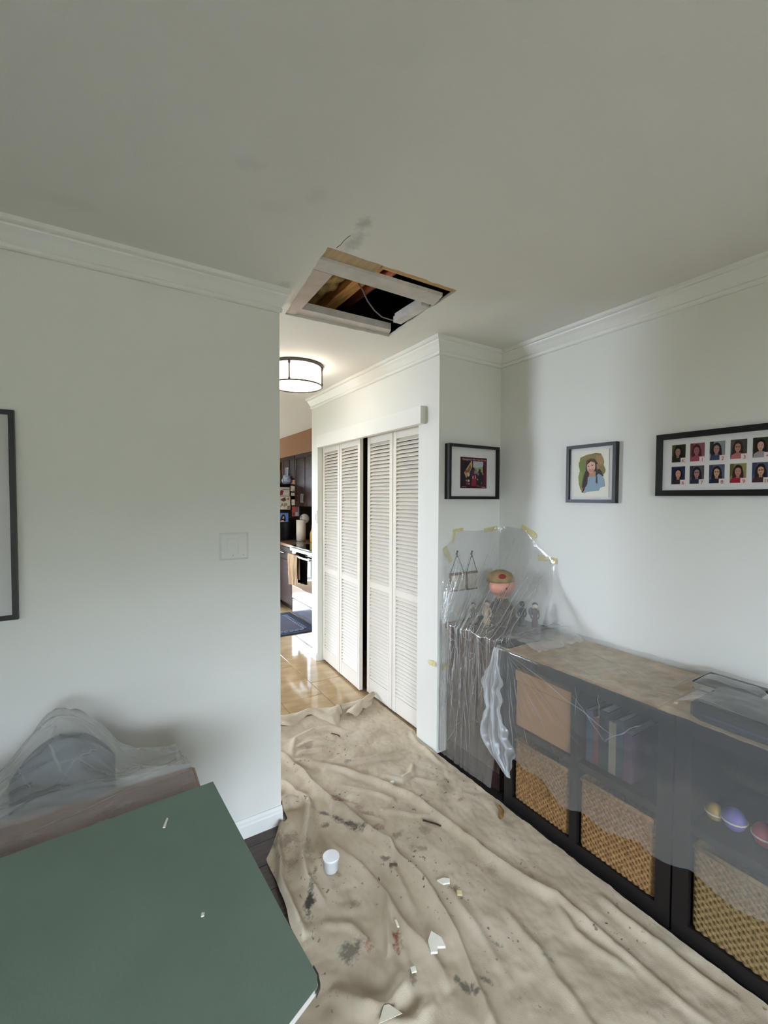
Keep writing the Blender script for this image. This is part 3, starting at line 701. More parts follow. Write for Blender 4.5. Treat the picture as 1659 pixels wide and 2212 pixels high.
for r in range(2):
    for c in range(6):
        a0 = 0.062 + 0.0725 * c; b0 = (0.148 if r == 0 else 0.052)
        pw_, ph_ = 0.0545, 0.077
        bgc, hair, skin, top, acc = specs[r][c]
        s_ = 0.5 + 0.05 * ((c * 3 + r) % 3 - 1)
        def k(l): return [(a0 + u * pw_, b0 + v * ph_) for u, v in l]
        L_ = [(k(rectp(0, 0, 1, 1)), flat(*bgc)), (k([(0, 1), (0, .3), (.22, .45), (.26, 1)]), flat(*acc)),
              (k(blob(s_, .60, .30, .34, 16, .15, c)), flat(*hair)), (k([(s_ - .32, .62), (s_ - .36, .10), (s_ + .36, .10), (s_ + .32, .62)]), flat(*hair)),
              (k([(.02, 0), (.08, .2), (s_ - .15, .30), (s_ + .15, .30), (.92, .2), (.98, 0)]), flat(*top)),
              (k([(s_ - .10, .25), (s_ + .10, .25), (s_ + .10, .42), (s_ - .10, .42)]), flat(*[int(q_ * .86) for q_ in skin])),
              (k(blob(s_, .58, .185, .235, 16)), flat(*skin)),
              (k(blob(s_ - .075, .61, .035, .018, 8)), flat(44, 32, 32)), (k(blob(s_ + .075, .61, .035, .018, 8)), flat(44, 32, 32)),
              (k(blob(s_, .46, .07, .018, 8)), flat(140, 76, 74)),
              (k([(s_ - .19, .72), (s_ - .1, .80), (s_ + .1, .80), (s_ + .19, .72), (s_ + .16, .86), (s_ - .16, .86)]), flat(*hair))]
        if (r, c) in ((1, 1), (1, 2), (1, 4), (0, 3)):
            L_ += [(k(rectp(s_ - .16, .585, s_ - .02, .60)), flat(24, 22, 24)), (k(rectp(s_ + .02, .585, s_ + .16, .60)), flat(24, 22, 24)), (k(rectp(s_ - .16, .635, s_ + .16, .65)), flat(24, 22, 24))]
        L_ += [(k(rectp(.66, -.10, 1.10, .24)), flat(222, 208, 204))]
        print_mesh('photo', pc, o3, uxr, (0, 0, 1), nrr, of, L_)
        text_mesh(letters[r][c], 0.021, Vector(o3) + Vector((-of - 0.0045, -(a0 + .88 * pw_), b0 + 0.06 * ph_)), uxr, (0, 0, 1), LET2 if (r, c) == (1, 1) else LET, pc, 'numeral')

# ------------------------------------------------------------------ kitchen seen through the hall
SFX = 2.03
bc = thing('base_cabinet', 'dark base cabinet with granite counter between stove and fridge', 'cabinet', (2.3, 5.76, 0))
MB().box((SFX + 0.07, 5.415, 0), (KX - .006, 6.08, 0.10)).box((SFX, 5.415, 0.10), (KX - .006, 6.08, 0.87)).build('body', DARKW, bc)
dr = MB().box((SFX - 0.018, 5.425, 0.70), (SFX, 6.07, 0.86)).build('drawer', DARKW, bc)
MB().tube([(SFX - 0.045, 5.68, 0.785), (SFX - 0.045, 5.82, 0.785)], 0.006, 8).box((SFX - 0.045, 5.69, 0.78), (SFX - 0.018, 5.70, 0.79)).box((SFX - 0.045, 5.80, 0.78), (SFX - 0.018, 5.81, 0.79)).build('handle', STEEL, dr)
MB().box((SFX - 0.018, 5.425, 0.115), (SFX, 6.07, 0.69)).build('door', DARKW, bc)
GRAN = mat('granite', rgb(120, 96, 74), 0.2, 0.5, var=0.4, vscale=60)
tag(MB().rbox((SFX - 0.04, 5.415, 0.872), (KX, 6.08, 0.912), 0.006).build('countertop', GRAN), 'brown granite countertop beside the black stove', 'countertop')
stv = thing('stove', 'black glass-topped stove with oven door and towel bar', 'stove', (2.33, 5.03, 0))
MB().box((SFX + 0.01, 4.645, 0.03), (KX - .006, 5.405, 0.885)).build('body', BLACKG, stv)
MB().rbox((SFX - 0.05, 4.64, 0.886), (KX - .006, 5.41, 0.915), 0.006).build('cooktop', mat('black_ceramic_glass', rgb(12, 12, 14), 0.06, 0.6), stv)
MB().box((SFX - 0.056, 4.64, 0.850), (SFX - 0.01, 5.41, 0.884)).build('front_trim', mat('polished_trim', rgb(196, 200, 196), 0.2, 0.5, metal=0.9), stv)
od = MB().rbox((SFX - 0.035, 4.65, 0.235), (SFX + 0.008, 5.40, 0.845), 0.006).build('oven_door', mat('oven_glass', rgb(8, 8, 10), 0.05, 0.7), stv)
MB().tube([(SFX - 0.085, 4.70, 0.80), (SFX - 0.085, 5.36, 0.80)], 0.012, 10).box((SFX - 0.085, 4.71, 0.79), (SFX - 0.03, 4.73, 0.81)).box((SFX - 0.085, 5.33, 0.79), (SFX - 0.03, 5.35, 0.81)).build('handle', STEEL, od)
MB().rbox((SFX - 0.03, 4.65, 0.035), (SFX + 0.008, 5.40, 0.222), 0.006).build('drawer', mat('drawer_steel', rgb(190, 190, 196), 0.16, 0.5, metal=0.85), stv)
MB().rbox((SFX - 0.037, 4.66, 0.24), (SFX - 0.034, 5.39, 0.40), 0.001).build('door_panel', mat('drawer_steel', None), stv)
MB().box((KX - 0.06, 4.645, 0.916), (KX - .006, 5.405, 1.06)).build('back_panel', BLACKG, stv)
# tea towel over the oven handle
def towel(u, v):
    y = 5.045 + 0.32 * u + 0.012 * math.sin(v * 5) * u
    z = 0.818 - 0.37 * v - 0.02 * u * v
    x = SFX - 0.102 - 0.010 * math.sin(u * 17) * v - 0.010 * fb(u * 5, v * 2, 4)
    return Vector((x, y, z))
def towel_b(u, v):
    p = towel(u, v * 0.8); p.x += 0.036 * (1 if v > 0.02 else 0.6); return p
TW = mat('striped_tea_towel', rgb(186, 150, 126), 0.95, 0.05, col2=rgb(146, 128, 92), vscale=3.0, stretch=(1, 12, 1))
tag(MB().grid(towel, 26, 18).grid(lambda u, v: towel_b(u, v) if v > 0 else towel(u, 0) + Vector((0.018, 0, 0.006)), 26, 18).build('tea_towel', TW, None, True), 'pink and olive striped tea towel hanging on the oven handle', 'towel')
fg = thing('refrigerator', 'black refrigerator side covered with papers and magnets', 'refrigerator', (2.3, 6.5, 0))
MB().rbox((1.86, 6.10, 0.02), (KX - .02, 6.95, 1.715), 0.012).build('body', BLACKG, fg)
MB().rbox((1.79, 6.11, 0.06), (1.858, 6.94, 1.71), 0.012).build('door', BLACKG, fg)
def paper(name, x0, x1, z0, z1, col, lab, tilt=0.0, marks=(), yy=6.098):
    c = Vector(((x0 + x1) / 2, yy, (z0 + z1) / 2))
    rot = Matrix.Rotation(tilt, 4, 'Y')
    t_ = thing(name, lab, 'paper', (c.x, yy, z0), 'papers on the refrigerator side')
    MB().extrude([rot @ (Vector(p) - c) + c for p in ((x0, yy - 0.001, z0), (x1, yy - 0.001, z0), (x1, yy - 0.001, z1), (x0, yy - 0.001, z1))], (0, 0.001, 0)).build('sheet', flat(*col, 0.8), t_)
    if marks:
        for i, (poly, cc) in enumerate(marks):
            mb = MB()
            vs = [(x0 + a * (x1 - x0), yy - 0.0016 - i * 0.0002, z0 + b * (z1 - z0)) for a, b in poly]
            vs = [rot @ (Vector(p) - c) + c for p in vs]
            mb.add(vs, [tuple(range(len(vs)))], flat(*cc, 0.8)).build('printed_patch', None, t_)
    return t_
paper('paper_sheet', 1.96, 2.220, 1.545, 1.668, (196, 186, 172), 'wide pale sheet at the top of the fridge side', 0, (([(.45, .1), (.60, .1), (.66, .6), (.5, .7)], (120, 40, 56)), ([(.6, .7), (.98, .7), (.98, .78), (.6, .78)], (110, 104, 100)), ([(.62, .4), (.95, .42), (.9, .2), (.65, .15)], (206, 196, 180))))
pb = paper('paper_sheet', 1.93, 2.230, 1.350, 1.538, (206, 196, 176), 'tan sheet lettered BLAIR on the fridge side', 0, (([(.5, .75), (.74, .95), (.8, .7), (.66, .6)], (92, 74, 60)), ([(.8, .8), (.95, .95), (.95, .65)], (150, 120, 90)), ([(.85, .05), (.98, .05), (.98, .3), (.85, .25)], (146, 110, 80)), ([(.5, .02), (.7, .02), (.66, .2), (.5, .2)], (224, 216, 200))))
text_mesh('BLAIR', 0.066, (2.105, 6.0965, 1.415), (1, 0, 0), (0, 0, 1), flat(40, 32, 30), pb, 'lettering')
paper('photo_print', 2.06, 2.200, 1.175, 1.300, (96, 130, 190), 'blue photo of a dark-haired person low on the fridge side', 0, (([(.15, .05), (.2, .5), (.4, .85), (.62, .8), (.72, .4), (.7, .05)], (26, 22, 26)), ([(.36, .35), (.42, .62), (.56, .62), (.56, .34)], (196, 150, 136)), ([(.1, 0), (.3, .18), (.5, .2), (.55, 0)], (206, 160, 160))))
paper('paper_note', 2.235, 2.335, 1.612, 1.690, (206, 192, 166), 'cream note with a dark scribble on the fridge side', 0.03, (([(.3, .1), (.8, .25), (.7, .32), (.3, .22)], (60, 48, 44)),))
paper('paper_note', 2.240, 2.330, 1.548, 1.592, (198, 182, 156), 'small narrow cream note under the scribbled note', 0)
paper('paper_note', 2.250, 2.343, 1.412, 1.495, (216, 204, 184), 'square cream note in the middle of the fridge side', -0.03)
paper('paper_note', 2.350, 2.405, 1.615, 1.660, (170, 196, 204), 'pale blue note near the right edge of the fridge side', 0)
paper('paper_note', 2.350, 2.408, 1.575, 1.612, (206, 212, 208), 'whitish note under the pale blue one', 0)
paper('sticky_note', 2.312, 2.382, 1.510, 1.566, (206, 170, 60), 'crumpled yellow sticky note on the fridge side', 0.3, (), 6.090)
paper('paper_note', 2.352, 2.402, 1.500, 1.535, (206, 200, 190), 'small white note beside the yellow sticky note', 0)
paper('fridge_magnet', 2.362, 2.418, 1.412, 1.464, (84, 84, 92), 'square grey magnet with a ring on the fridge side', 0, (([(.3, .3), (.7, .3), (.75, .6), (.5, .8), (.25, .6)], (160, 160, 168)), ([(.4, .4), (.6, .4), (.6, .6), (.4, .6)], (84, 84, 92))))
paper('photo_print', 2.256, 2.366, 1.250, 1.394, (150, 92, 84), 'red and blue group photo print low on the fridge side', 0, (([(.05, .5), (.4, .55), (.5, .95), (.1, .95)], (176, 76, 70)), ([(.45, .05), (.8, .05), (.78, .4), (.5, .45)], (190, 174, 160)), ([(.82, .05), (.98, .05), (.98, .95), (.82, .9)], (120, 140, 168)), ([(.1, .08), (.35, .1), (.3, .4), (.1, .35)], (110, 56, 50))))
# objects on top of the fridge
tag(MB().lathe([(0.03, 0), (0.055, 0.02), (0.06, 0.12), (0.05, 0.2), (0.02, 0.24), (0.018, 0.31), (0.022, 0.315)], (2.10, 6.3, 1.716), 16).build('bottle', mat('amber_glaze', rgb(150, 110, 58), .3, .5, var=.2, vscale=20), None, True), 'tall amber bottle on top of the fridge', 'bottle')
tag(MB().lathe([(0.04, 0), (0.075, 0.03), (0.08, 0.07), (0.05, 0.11), (0.055, 0.13)], (2.255, 6.3, 1.716), 18).build('jar', mat('blue_white_ceramic', rgb(126, 136, 160), .25, .5, col2=rgb(200, 200, 204), vscale=40), None, True), 'small blue and white ceramic jar on the fridge', 'jar')
tag(MB().lathe([(0.02, 0), (0.03, 0.03), (0.028, 0.16), (0.01, 0.2), (0.01, 0.27), (0.014, 0.275)], (2.185, 6.42, 1.716), 14).build('bottle', mat('green_glass_bottle', rgb(40, 58, 44), .1, .6), None, True), 'slim dark green bottle on top of the fridge', 'bottle')
# upper cabinets
for (ya, yb, za, lab) in ((4.64, 5.42, 1.62, 'dark upper cabinet above the stove'), (5.425, 6.085, 1.40, 'dark upper cabinet beside the refrigerator'), (6.09, 6.62, 1.80, 'dark upper cabinet above the refrigerator')):
    uc = thing('wall_cabinet', lab, 'cabinet', (2.48, (ya + yb) / 2, za))
    MB().box((2.32, ya, za), (KX, yb, 2.134)).build('body', DARKW, uc)
    ym = (ya + yb) / 2
    for (a, b, hy) in ((ya + .004, ym - .002, ym - .03), (ym + .002, yb - .004, ym + .03)):
        dd = MB().box((2.298, a, za + .004), (2.318, b, 2.13)).box((2.292, a, za + .004), (2.298, a + .05, 2.13)).box((2.292, b - .05, za + .004), (2.298, b, 2.13)).box((2.292, a + .05, za + .004), (2.298, b - .05, za + .06)).box((2.292, a + .05, 2.075), (2.298, b - .05, 2.13)).build('door', DARKW, uc)
        MB().tube([(2.272, hy, za + .05), (2.272, hy, za + .17)], .005, 8).box((2.272, hy - .004, za + .055), (2.292, hy + .004, za + .065)).box((2.272, hy - .004, za + .155), (2.292, hy + .004, za + .165)).build('handle', STEEL, dd)
# paper towel and bottle on the counter
ptw = thing('paper_towel_holder', 'roll of white paper towel on an upright holder by the fridge', 'paper towel', (2.30, 5.86, 0.913))
MB().lathe([(0.02, 0), (0.08, 0), (0.08, 0.012), (0.02, 0.014)], (2.30, 5.86, 0.913), 24).build('base', STEEL, ptw, True)
MB().lathe([(0.018, 0), (0.066, 0.0), (0.066, 0.28), (0.018, 0.28)], (2.30, 5.86, 0.928), 28).build('roll', mat('paper_towel', rgb(226, 214, 196), .95, .05, bump=.3, bscale=80), ptw, True)
MB().tube([(2.30, 5.86, 0.925), (2.30, 5.86, 1.25)], .006, 8).ball((2.30, 5.86, 1.255), .014).build('rod', STEEL, ptw, True)
tag(MB().lathe([(0.0, 0), (0.068, 0.002), (0.07, 0.008), (0.068, 0.014), (0.0, 0.016)], (2.42, 5.99, 1.2), 20).build('plate', mat('white_ceramic', rgb(214, 206, 192), .2, .5), None, True), 'round white ceramic plate hung beside the paper towel', 'plate')
bpy.data.objects['plate'].rotation_euler = (R_(90), 0, R_(-15)); bpy.data.objects['plate'].location = (2.435, 6.07, 1.215)
bo = thing('soap_bottle', 'yellow bottle with a dark cap at the back of the counter', 'bottle', (2.37, 5.62, 0.913))
MB().lathe([(0.028, 0), (0.034, 0.01), (0.034, 0.12), (0.014, 0.17), (0.014, 0.19)], (2.37, 5.62, 0.913), 16).build('body', mat('yellow_plastic', rgb(206, 158, 60), .3, .5), bo, True)
MB().lathe([(0.015, 0), (0.016, 0.03), (0.008, 0.05)], (2.37, 5.62, 1.103), 12).build('cap', mat('red_cap', rgb(120, 40, 44), .4, .4), bo, True)
# rug
rg = thing('rug', 'dark grey kitchen rug with a pale scroll border before the stove', 'rug', (1.45, 5.1, 0))
MB().rbox((0.9, 4.64, 0.0005), (2.02, 5.56, 0.012), 0.003).build('pile', mat('navy_rug', rgb(48, 52, 66), .95, .05, bump=.4, bscale=200), rg)
MB().box((0.98, 4.76, 0.012), (1.90, 5.44, 0.0135)).build('field', mat('charcoal_rug', rgb(72, 72, 82), .95, .05, bump=.4, bscale=200), rg)
SCR = mat('pale_scroll_yarn', rgb(124, 130, 146), .95, .05)
for k in range(11):
    y = 4.78 + k * 0.062
    MB().tube([(1.915 + 0.022 * math.cos(q_ * .7), y + 0.024 * math.sin(q_ * .7), 0.0135) for q_ in range(8)], .006, 5).build('scroll', SCR, rg)
for k in range(15):
    x = 0.99 + k * 0.063
    MB().tube([(x + 0.024 * math.cos(q_ * .7), 4.735 + 0.022 * math.sin(q_ * .7), 0.0135) for q_ in range(8)], .006, 5).build('scroll', SCR, rg)

# ------------------------------------------------------------------ drop cloth
RID = [
 ([(0.846,2.455),(0.966,2.285),(1.09,2.133),(1.218,1.928),(1.273,1.794),(1.301,1.64),(1.325,1.425),(1.346,1.284),(1.382,1.129),(1.421,1.028),(1.43,0.80),(1.45,0.5)], 0.024, 0.018),
 ([(0.80,2.60),(0.851,2.468),(0.887,2.201),(0.921,1.916),(0.969,1.748),(1.012,1.57),(1.025,1.441),(1.027,1.322),(1.008,1.194),(0.983,1.088),(0.947,0.973),(0.918,0.868),(0.9,0.6)], 0.028, 0.017),
 ([(0.80,1.75),(0.86,1.55),(0.874,1.354),(0.868,1.298),(0.871,1.201),(0.875,1.114),(0.877,1.042),(0.862,0.991)], 0.018, 0.014),
 ([(0.874,1.354),(0.814,1.254),(0.766,1.174)], 0.016, 0.013),
 ([(0.56,1.19),(0.61,1.097),(0.681,1.053),(0.761,1.066),(0.789,1.1)], 0.022, 0.022),
 ([(0.60,1.12),(0.65,1.03),(0.73,0.98),(0.82,0.99)], 0.018, 0.022),
 ([(0.763,2.25),(0.794,2.095),(0.821,2.006),(0.803,1.933),(0.715,1.754),(0.665,1.697),(0.646,1.585),(0.66,1.45)], 0.034, 0.018),
 ([(0.70,2.06),(0.603,1.802),(0.556,1.63),(0.545,1.50),(0.56,1.38)], 0.034, 0.016),
 ([(0.79,2.03),(0.745,2.06),(0.70,2.04)], 0.04, 0.022),
 ([(0.88,2.40),(0.973,2.588),(1.10,2.62),(1.217,2.588),(1.306,2.459)], 0.014, 0.022),
 ([(0.85,2.38),(0.937,2.324),(1.146,2.195),(1.382,2.113),(1.5,2.079)], 0.013, 0.02),
 ([(0.95,2.50),(1.08,2.48),(1.18,2.42)], 0.012, 0.018), ([(0.93,2.43),(1.05,2.40),(1.14,2.35)], 0.011, 0.016),
 ([(1.10,1.78),(1.20,1.66),(1.30,1.60)], 0.012, 0.016), ([(1.25,2.0),(1.32,1.9),(1.40,1.93),(1.46,2.0)], 0.012, 0.018), ([(1.38,1.88),(1.45,1.78),(1.52,1.78)], 0.012, 0.018),
 ([(1.222,1.119),(1.207,1.023),(1.195,0.929),(1.165,0.838),(1.15,0.6)], 0.014, 0.02),
 ([(1.409,1.04),(1.359,0.905),(1.372,0.813),(1.404,0.71)], 0.014, 0.02), ([(1.56,0.95),(1.55,0.75),(1.58,0.5)], 0.016, 0.02),
 ([(1.646,2.283),(1.596,2.154),(1.588,1.88)], 0.012, 0.016), ([(1.05,1.62),(0.97,1.45),(0.93,1.25)], 0.011, 0.016), ([(1.10,1.30),(1.08,1.10),(1.04,0.9)], 0.009, 0.018),
 ([(0.90,1.92),(1.0,1.78),(1.08,1.70)], 0.012, 0.014), ([(1.0,2.05),(1.12,1.92),(1.2,1.80)], 0.010, 0.014), ([(0.62,1.40),(0.70,1.33),(0.74,1.22)], 0.012, 0.016)]
def seg_d(px, py, a, b):
    ax, ay = a; bx_, by = b; dx, dy = bx_ - ax, by - ay
    t = max(0.0, min(1.0, ((px - ax) * dx + (py - ay) * dy) / (dx * dx + dy * dy + 1e-9)))
    ex, ey = px - ax - t * dx, py - ay - t * dy
    return ex * ex + ey * ey, t
def cloth_h(x, y):
    wx = x + 0.012 * nz(x * 7, y * 7, 1.3); wy = y + 0.012 * nz(x * 7, y * 7, 8.3)
    h_ = 0.010 + 0.006 * (fb(x * 3.5, y * 3.5, 5.0) + 0.3) + 0.0062 * fb(x * 11, y * 11, 2.0) + 0.0012 * fb(x * 45, y * 45, 2.0)
    for pts, amp, wd in RID:
        x0 = min(p[0] for p in pts) - 4 * wd; x1_ = max(p[0] for p in pts) + 4 * wd
        if wx < x0 or wx > x1_: continue
        best = 1e9; bi = 0
        for i in range(len(pts) - 1):
            d2_, t = seg_d(wx, wy, pts[i], pts[i + 1])
            if d2_ < best: best = d2_; bi = (i + t) / (len(pts) - 1)
        if best < 16 * wd * wd:
            e = min(1.0, 5 * bi, 5 * (1 - bi)) ** 0.6 if 0 < bi < 1 else 0
            d_ = math.sqrt(best)
            h_ += amp * e * (math.exp(-best / (2 * (0.62 * wd) ** 2)) - 0.12 * math.exp(-(d_ - 2.0 * wd) ** 2 / (2 * (wd) ** 2)))
    return max(0.004, h_)
def interp(t, tab):
    if t <= tab[0][0]: return tab[0][1]
    for (a, va), (b, vb) in zip(tab, tab[1:]):
        if t <= b: return va + (vb - va) * (t - a) / (b - a)
    return tab[-1][1]
XLT = [(0.0, 0.36), (1.0, 0.38), (1.2, 0.45), (1.43, 0.525), (1.65, 0.535), (1.78, 0.545), (1.90, 0.64), (1.95, 0.70), (2.12, 0.70), (2.2, 0.66), (3.0, 0.66)]
XRT = [(0.0, 1.66), (0.46, 1.645), (0.9, 1.635), (1.5, 1.635), (2.0, 1.630), (2.2, 1.636), (2.3, 1.670), (3.0, 1.675)]
def cloth(u, v):
    y = 0.1 + v * 2.80
    xl, xr = interp(y, XLT), interp(y, XRT)
    x = xl + (xr - xl) * u
    # far hem slants and waves
    if v > 0.6:
        k = (v - 0.6) / 0.4
        y += k * k * (0.05 - 0.17 * u + 0.012 * math.sin(u * 15))
    if u < 0.06 and 0.5 < y < 2.2: x += 0.012 * nz(y * 9, 3.3)
    z = cloth_h(x, y)
    # hug the wall, shelf and hem
    return Vector((x, y, z + 0.002))
def cloth_mat():
    mt = bpy.data.materials.new('canvas_drop_cloth'); mt.use_nodes = True; nt = mt.node_tree; L = nt.links.new
    p = nt.nodes['Principled BSDF']; p.inputs['Roughness'].default_value = 0.95; p.inputs['Specular IOR Level'].default_value = 0.05
    geo = nt.nodes.new('ShaderNodeNewGeometry')
    def noi(s_, d_): 
        n = nt.nodes.new('ShaderNodeTexNoise'); n.inputs['Scale'].default_value = s_; n.inputs['Detail'].default_value = d_; L(geo.outputs['Position'], n.inputs['Vector']); return n
    r = nt.nodes.new('ShaderNodeValToRGB'); r.color_ramp.elements[0].position = .3; r.color_ramp.elements[1].position = .7
    r.color_ramp.elements[0].color = rgb(166, 152, 130); r.color_ramp.elements[1].color = rgb(192, 179, 158)
    L(noi(5, 5).outputs['Fac'], r.inputs['Fac'])
    # old paint specks
    sp = noi(55, 2); r2 = nt.nodes.new('ShaderNodeValToRGB'); r2.color_ramp.elements[0].position = .66; r2.color_ramp.elements[1].position = .71
    r2.color_ramp.elements[0].color = (0, 0, 0, 1); r2.color_ramp.elements[1].color = (1, 1, 1, 1); L(sp.outputs['Fac'], r2.inputs['Fac'])
    big = noi(3.2, 3); r3 = nt.nodes.new('ShaderNodeValToRGB'); r3.color_ramp.elements[0].position = .46; r3.color_ramp.elements[1].position = .62
    r3.color_ramp.elements[0].color = (0, 0, 0, 1); r3.color_ramp.elements[1].color = (1, 1, 1, 1); L(big.outputs['Fac'], r3.inputs['Fac'])
    mu = nt.nodes.new('ShaderNodeMath'); mu.operation = 'MULTIPLY'; L(r2.outputs['Color'], mu.inputs[0]); L(r3.outputs['Color'], mu.inputs[1])
    mx = nt.nodes.new('ShaderNodeMix'); mx.data_type = 'RGBA'; L(mu.outputs[0], mx.inputs['Factor']); L(r.outputs['Color'], mx.inputs['A']); mx.inputs['B'].default_value = rgb(104, 88, 74)
    cur = mx.outputs['Result']
    # dried paint marks, each with its own outline: x, y, half length, half width, angle, colour, strength
    INK, RUST, DIRT, PLUM = rgb(52, 50, 52), rgb(132, 74, 50), rgb(112, 96, 84), rgb(112, 72, 74)
    MARKS = [(0.620, 1.500, 0.095, 0.020, 62, INK, .9), (0.695, 1.620, 0.024, 0.010, 60, INK, .75), (0.925, 1.775, 0.10, 0.022, -62, INK, .75), (0.862, 1.88, 0.05, 0.016, -60, INK, .7),
             (0.832, 1.815, 0.03, 0.02, 0, INK, .6), (0.665, 1.255, 0.05, 0.035, 0, INK, .65), (0.918, 0.975, 0.04, 0.014, -70, INK, .7), (0.818, 1.21, 0.042, 0.019, 62, RUST, .9),
             (0.72, 1.235, 0.026, 0.016, 50, RUST, .6), (0.645, 1.82, 0.07, 0.05, 30, DIRT, .6), (1.025, 1.69, 0.035, 0.02, -20, PLUM, .6), (0.965, 1.95, 0.11, 0.012, -60, PLUM, .6), (1.02, 1.80, 0.06, 0.03, -60, PLUM, .45),
             (0.97, 1.52, 0.03, 0.012, -50, INK, .6), (0.795, 1.085, 0.03, 0.012, 60, DIRT, .7), (0.62, 1.70, 0.05, 0.03, 60, DIRT, .5), (0.70, 1.72, 0.05, 0.03, 60, DIRT, .5),
             (1.12, 1.48, 0.05, 0.02, -40, DIRT, .5), (1.08, 1.60, 0.04, 0.02, 10, INK, .45), (1.02, 2.47, 0.07, 0.04, 20, DIRT, .5), (1.20, 1.55, 0.04, 0.03, 0, DIRT, .4), (1.10, 1.02, 0.03, 0.012, -60, INK, .5), (0.985, 0.955, 0.03, 0.01, -60, INK, .6),
             (1.20, 0.90, 0.03, 0.012, -70, INK, .4), (1.33, 1.75, 0.02, 0.01, 0, INK, .6), (1.47, 1.62, 0.03, 0.012, 0, PLUM, .4), (1.15, 2.20, 0.03, 0.015, 20, INK, .4), (0.75, 1.40, 0.03, 0.02, 0, DIRT, .5), (1.30, 1.25, 0.05, 0.03, 40, DIRT, .3)]
    wob = noi(26, 4)
    wm = nt.nodes.new('ShaderNodeMath'); wm.operation = 'MULTIPLY_ADD'; wm.inputs[1].default_value = 2.6; wm.inputs[2].default_value = -1.3; L(wob.outputs['Fac'], wm.inputs[0])
    fin = noi(110, 3)
    fm = nt.nodes.new('ShaderNodeMath'); fm.operation = 'MULTIPLY_ADD'; fm.inputs[1].default_value = 1.8; L(fin.outputs['Fac'], fm.inputs[0]); L(wm.outputs[0], fm.inputs[2])
    off = nt.nodes.new('ShaderNodeMath'); off.operation = 'SUBTRACT'; off.inputs[1].default_value = 0.9; L(fm.outputs[0], off.inputs[0])
    for (x, y, la, lb, an, cc_, st_) in MARKS:
        sub = nt.nodes.new('ShaderNodeVectorMath'); sub.operation = 'SUBTRACT'; sub.inputs[1].default_value = (x, y, 0); L(geo.outputs['Position'], sub.inputs[0])
        vr = nt.nodes.new('ShaderNodeVectorRotate'); vr.rotation_type = 'Z_AXIS'; vr.inputs['Angle'].default_value = -R_(an); L(sub.outputs[0], vr.inputs['Vector'])
        ml = nt.nodes.new('ShaderNodeVectorMath'); ml.operation = 'MULTIPLY'; ml.inputs[1].default_value = (1 / la, 1 / lb, 0); L(vr.outputs[0], ml.inputs[0])
        ln = nt.nodes.new('ShaderNodeVectorMath'); ln.operation = 'LENGTH'; L(ml.outputs[0], ln.inputs[0])
        ad = nt.nodes.new('ShaderNodeMath'); ad.operation = 'ADD'; L(ln.outputs['Value'], ad.inputs[0]); L(off.outputs[0], ad.inputs[1])
        mr = nt.nodes.new('ShaderNodeMapRange'); mr.inputs['From Min'].default_value = .25; mr.inputs['From Max'].default_value = 1.0; mr.inputs['To Min'].default_value = st_; mr.inputs['To Max'].default_value = 0; L(ad.outputs[0], mr.inputs['Value'])
        m2 = nt.nodes.new('ShaderNodeMix'); m2.data_type = 'RGBA'; L(mr.outputs[0], m2.inputs['Factor']); L(cur, m2.inputs['A']); m2.inputs['B'].default_value = cc_
        cur = m2.outputs['Result']
    L(cur, p.inputs['Base Color'])
    wv = noi(420, 1); b = nt.nodes.new('ShaderNodeBump'); b.inputs['Strength'].default_value = .25; b.inputs['Distance'].default_value = .003; L(wv.outputs['Fac'], b.inputs['Height']); L(b.outputs[0], p.inputs['Normal'])
    return mt
CANVAS = cloth_mat()
dc = thing('drop_cloth', 'paint-stained beige canvas drop cloth rumpled over the floor', 'cloth', (1.1, 1.5, 0))
MB().grid(cloth, 190, 400).build('cloth_sheet', CANVAS, dc, True)
# hem folded back over itself at the far edge
def hem(u, v):
    x = 0.70 + 0.965 * u
    yf = 2.945 - 0.165 * u + 0.012 * math.sin(u * 15)
    wd = 0.10 + 0.035 * math.sin(u * 21 + 1) + 0.16 * max(0, 1 - abs(u - 0.585) / 0.085) - 0.03 * (u > .70)
    wd *= min(1, u * 12 + .3)
    y = yf - wd * v
    z = cloth_h(x, min(y, 2.9)) + 0.006 + 0.030 * math.sin(math.pi * min(1, v * 1.02)) ** 0.7 + 0.012 * math.sin(u * 30) * v + 0.008 * fb(u * 8, v * 3, 6)
    if v > .93: z -= 0.010
    return Vector((x + 0.06 * v * (u > .7) * -1, y, z))
MB().grid(hem, 90, 14).build('folded_hem', CANVAS, dc, True)
def corner_fold(u, v):
    c = Vector((1.40 + 0.27 * v, 2.66 + 0.145 * v)); d_ = Vector((-0.47, 0.88))
    w_ = 0.055 * (1 - 0.55 * v); q_ = c + d_ * (u - .5) * 2 * w_ * (0.75 + 0.25 * math.sin(v * 9))
    return Vector((q_.x, q_.y, 0.022 + 0.030 * v + 0.030 * (1 - (2 * u - 1) ** 2) * (0.5 + 0.5 * math.sin(v * 3)) + 0.006 * nz(u * 5, v * 8, 2)))
MB().grid(corner_fold, 12, 24).build('folded_corner', CANVAS, dc, True)
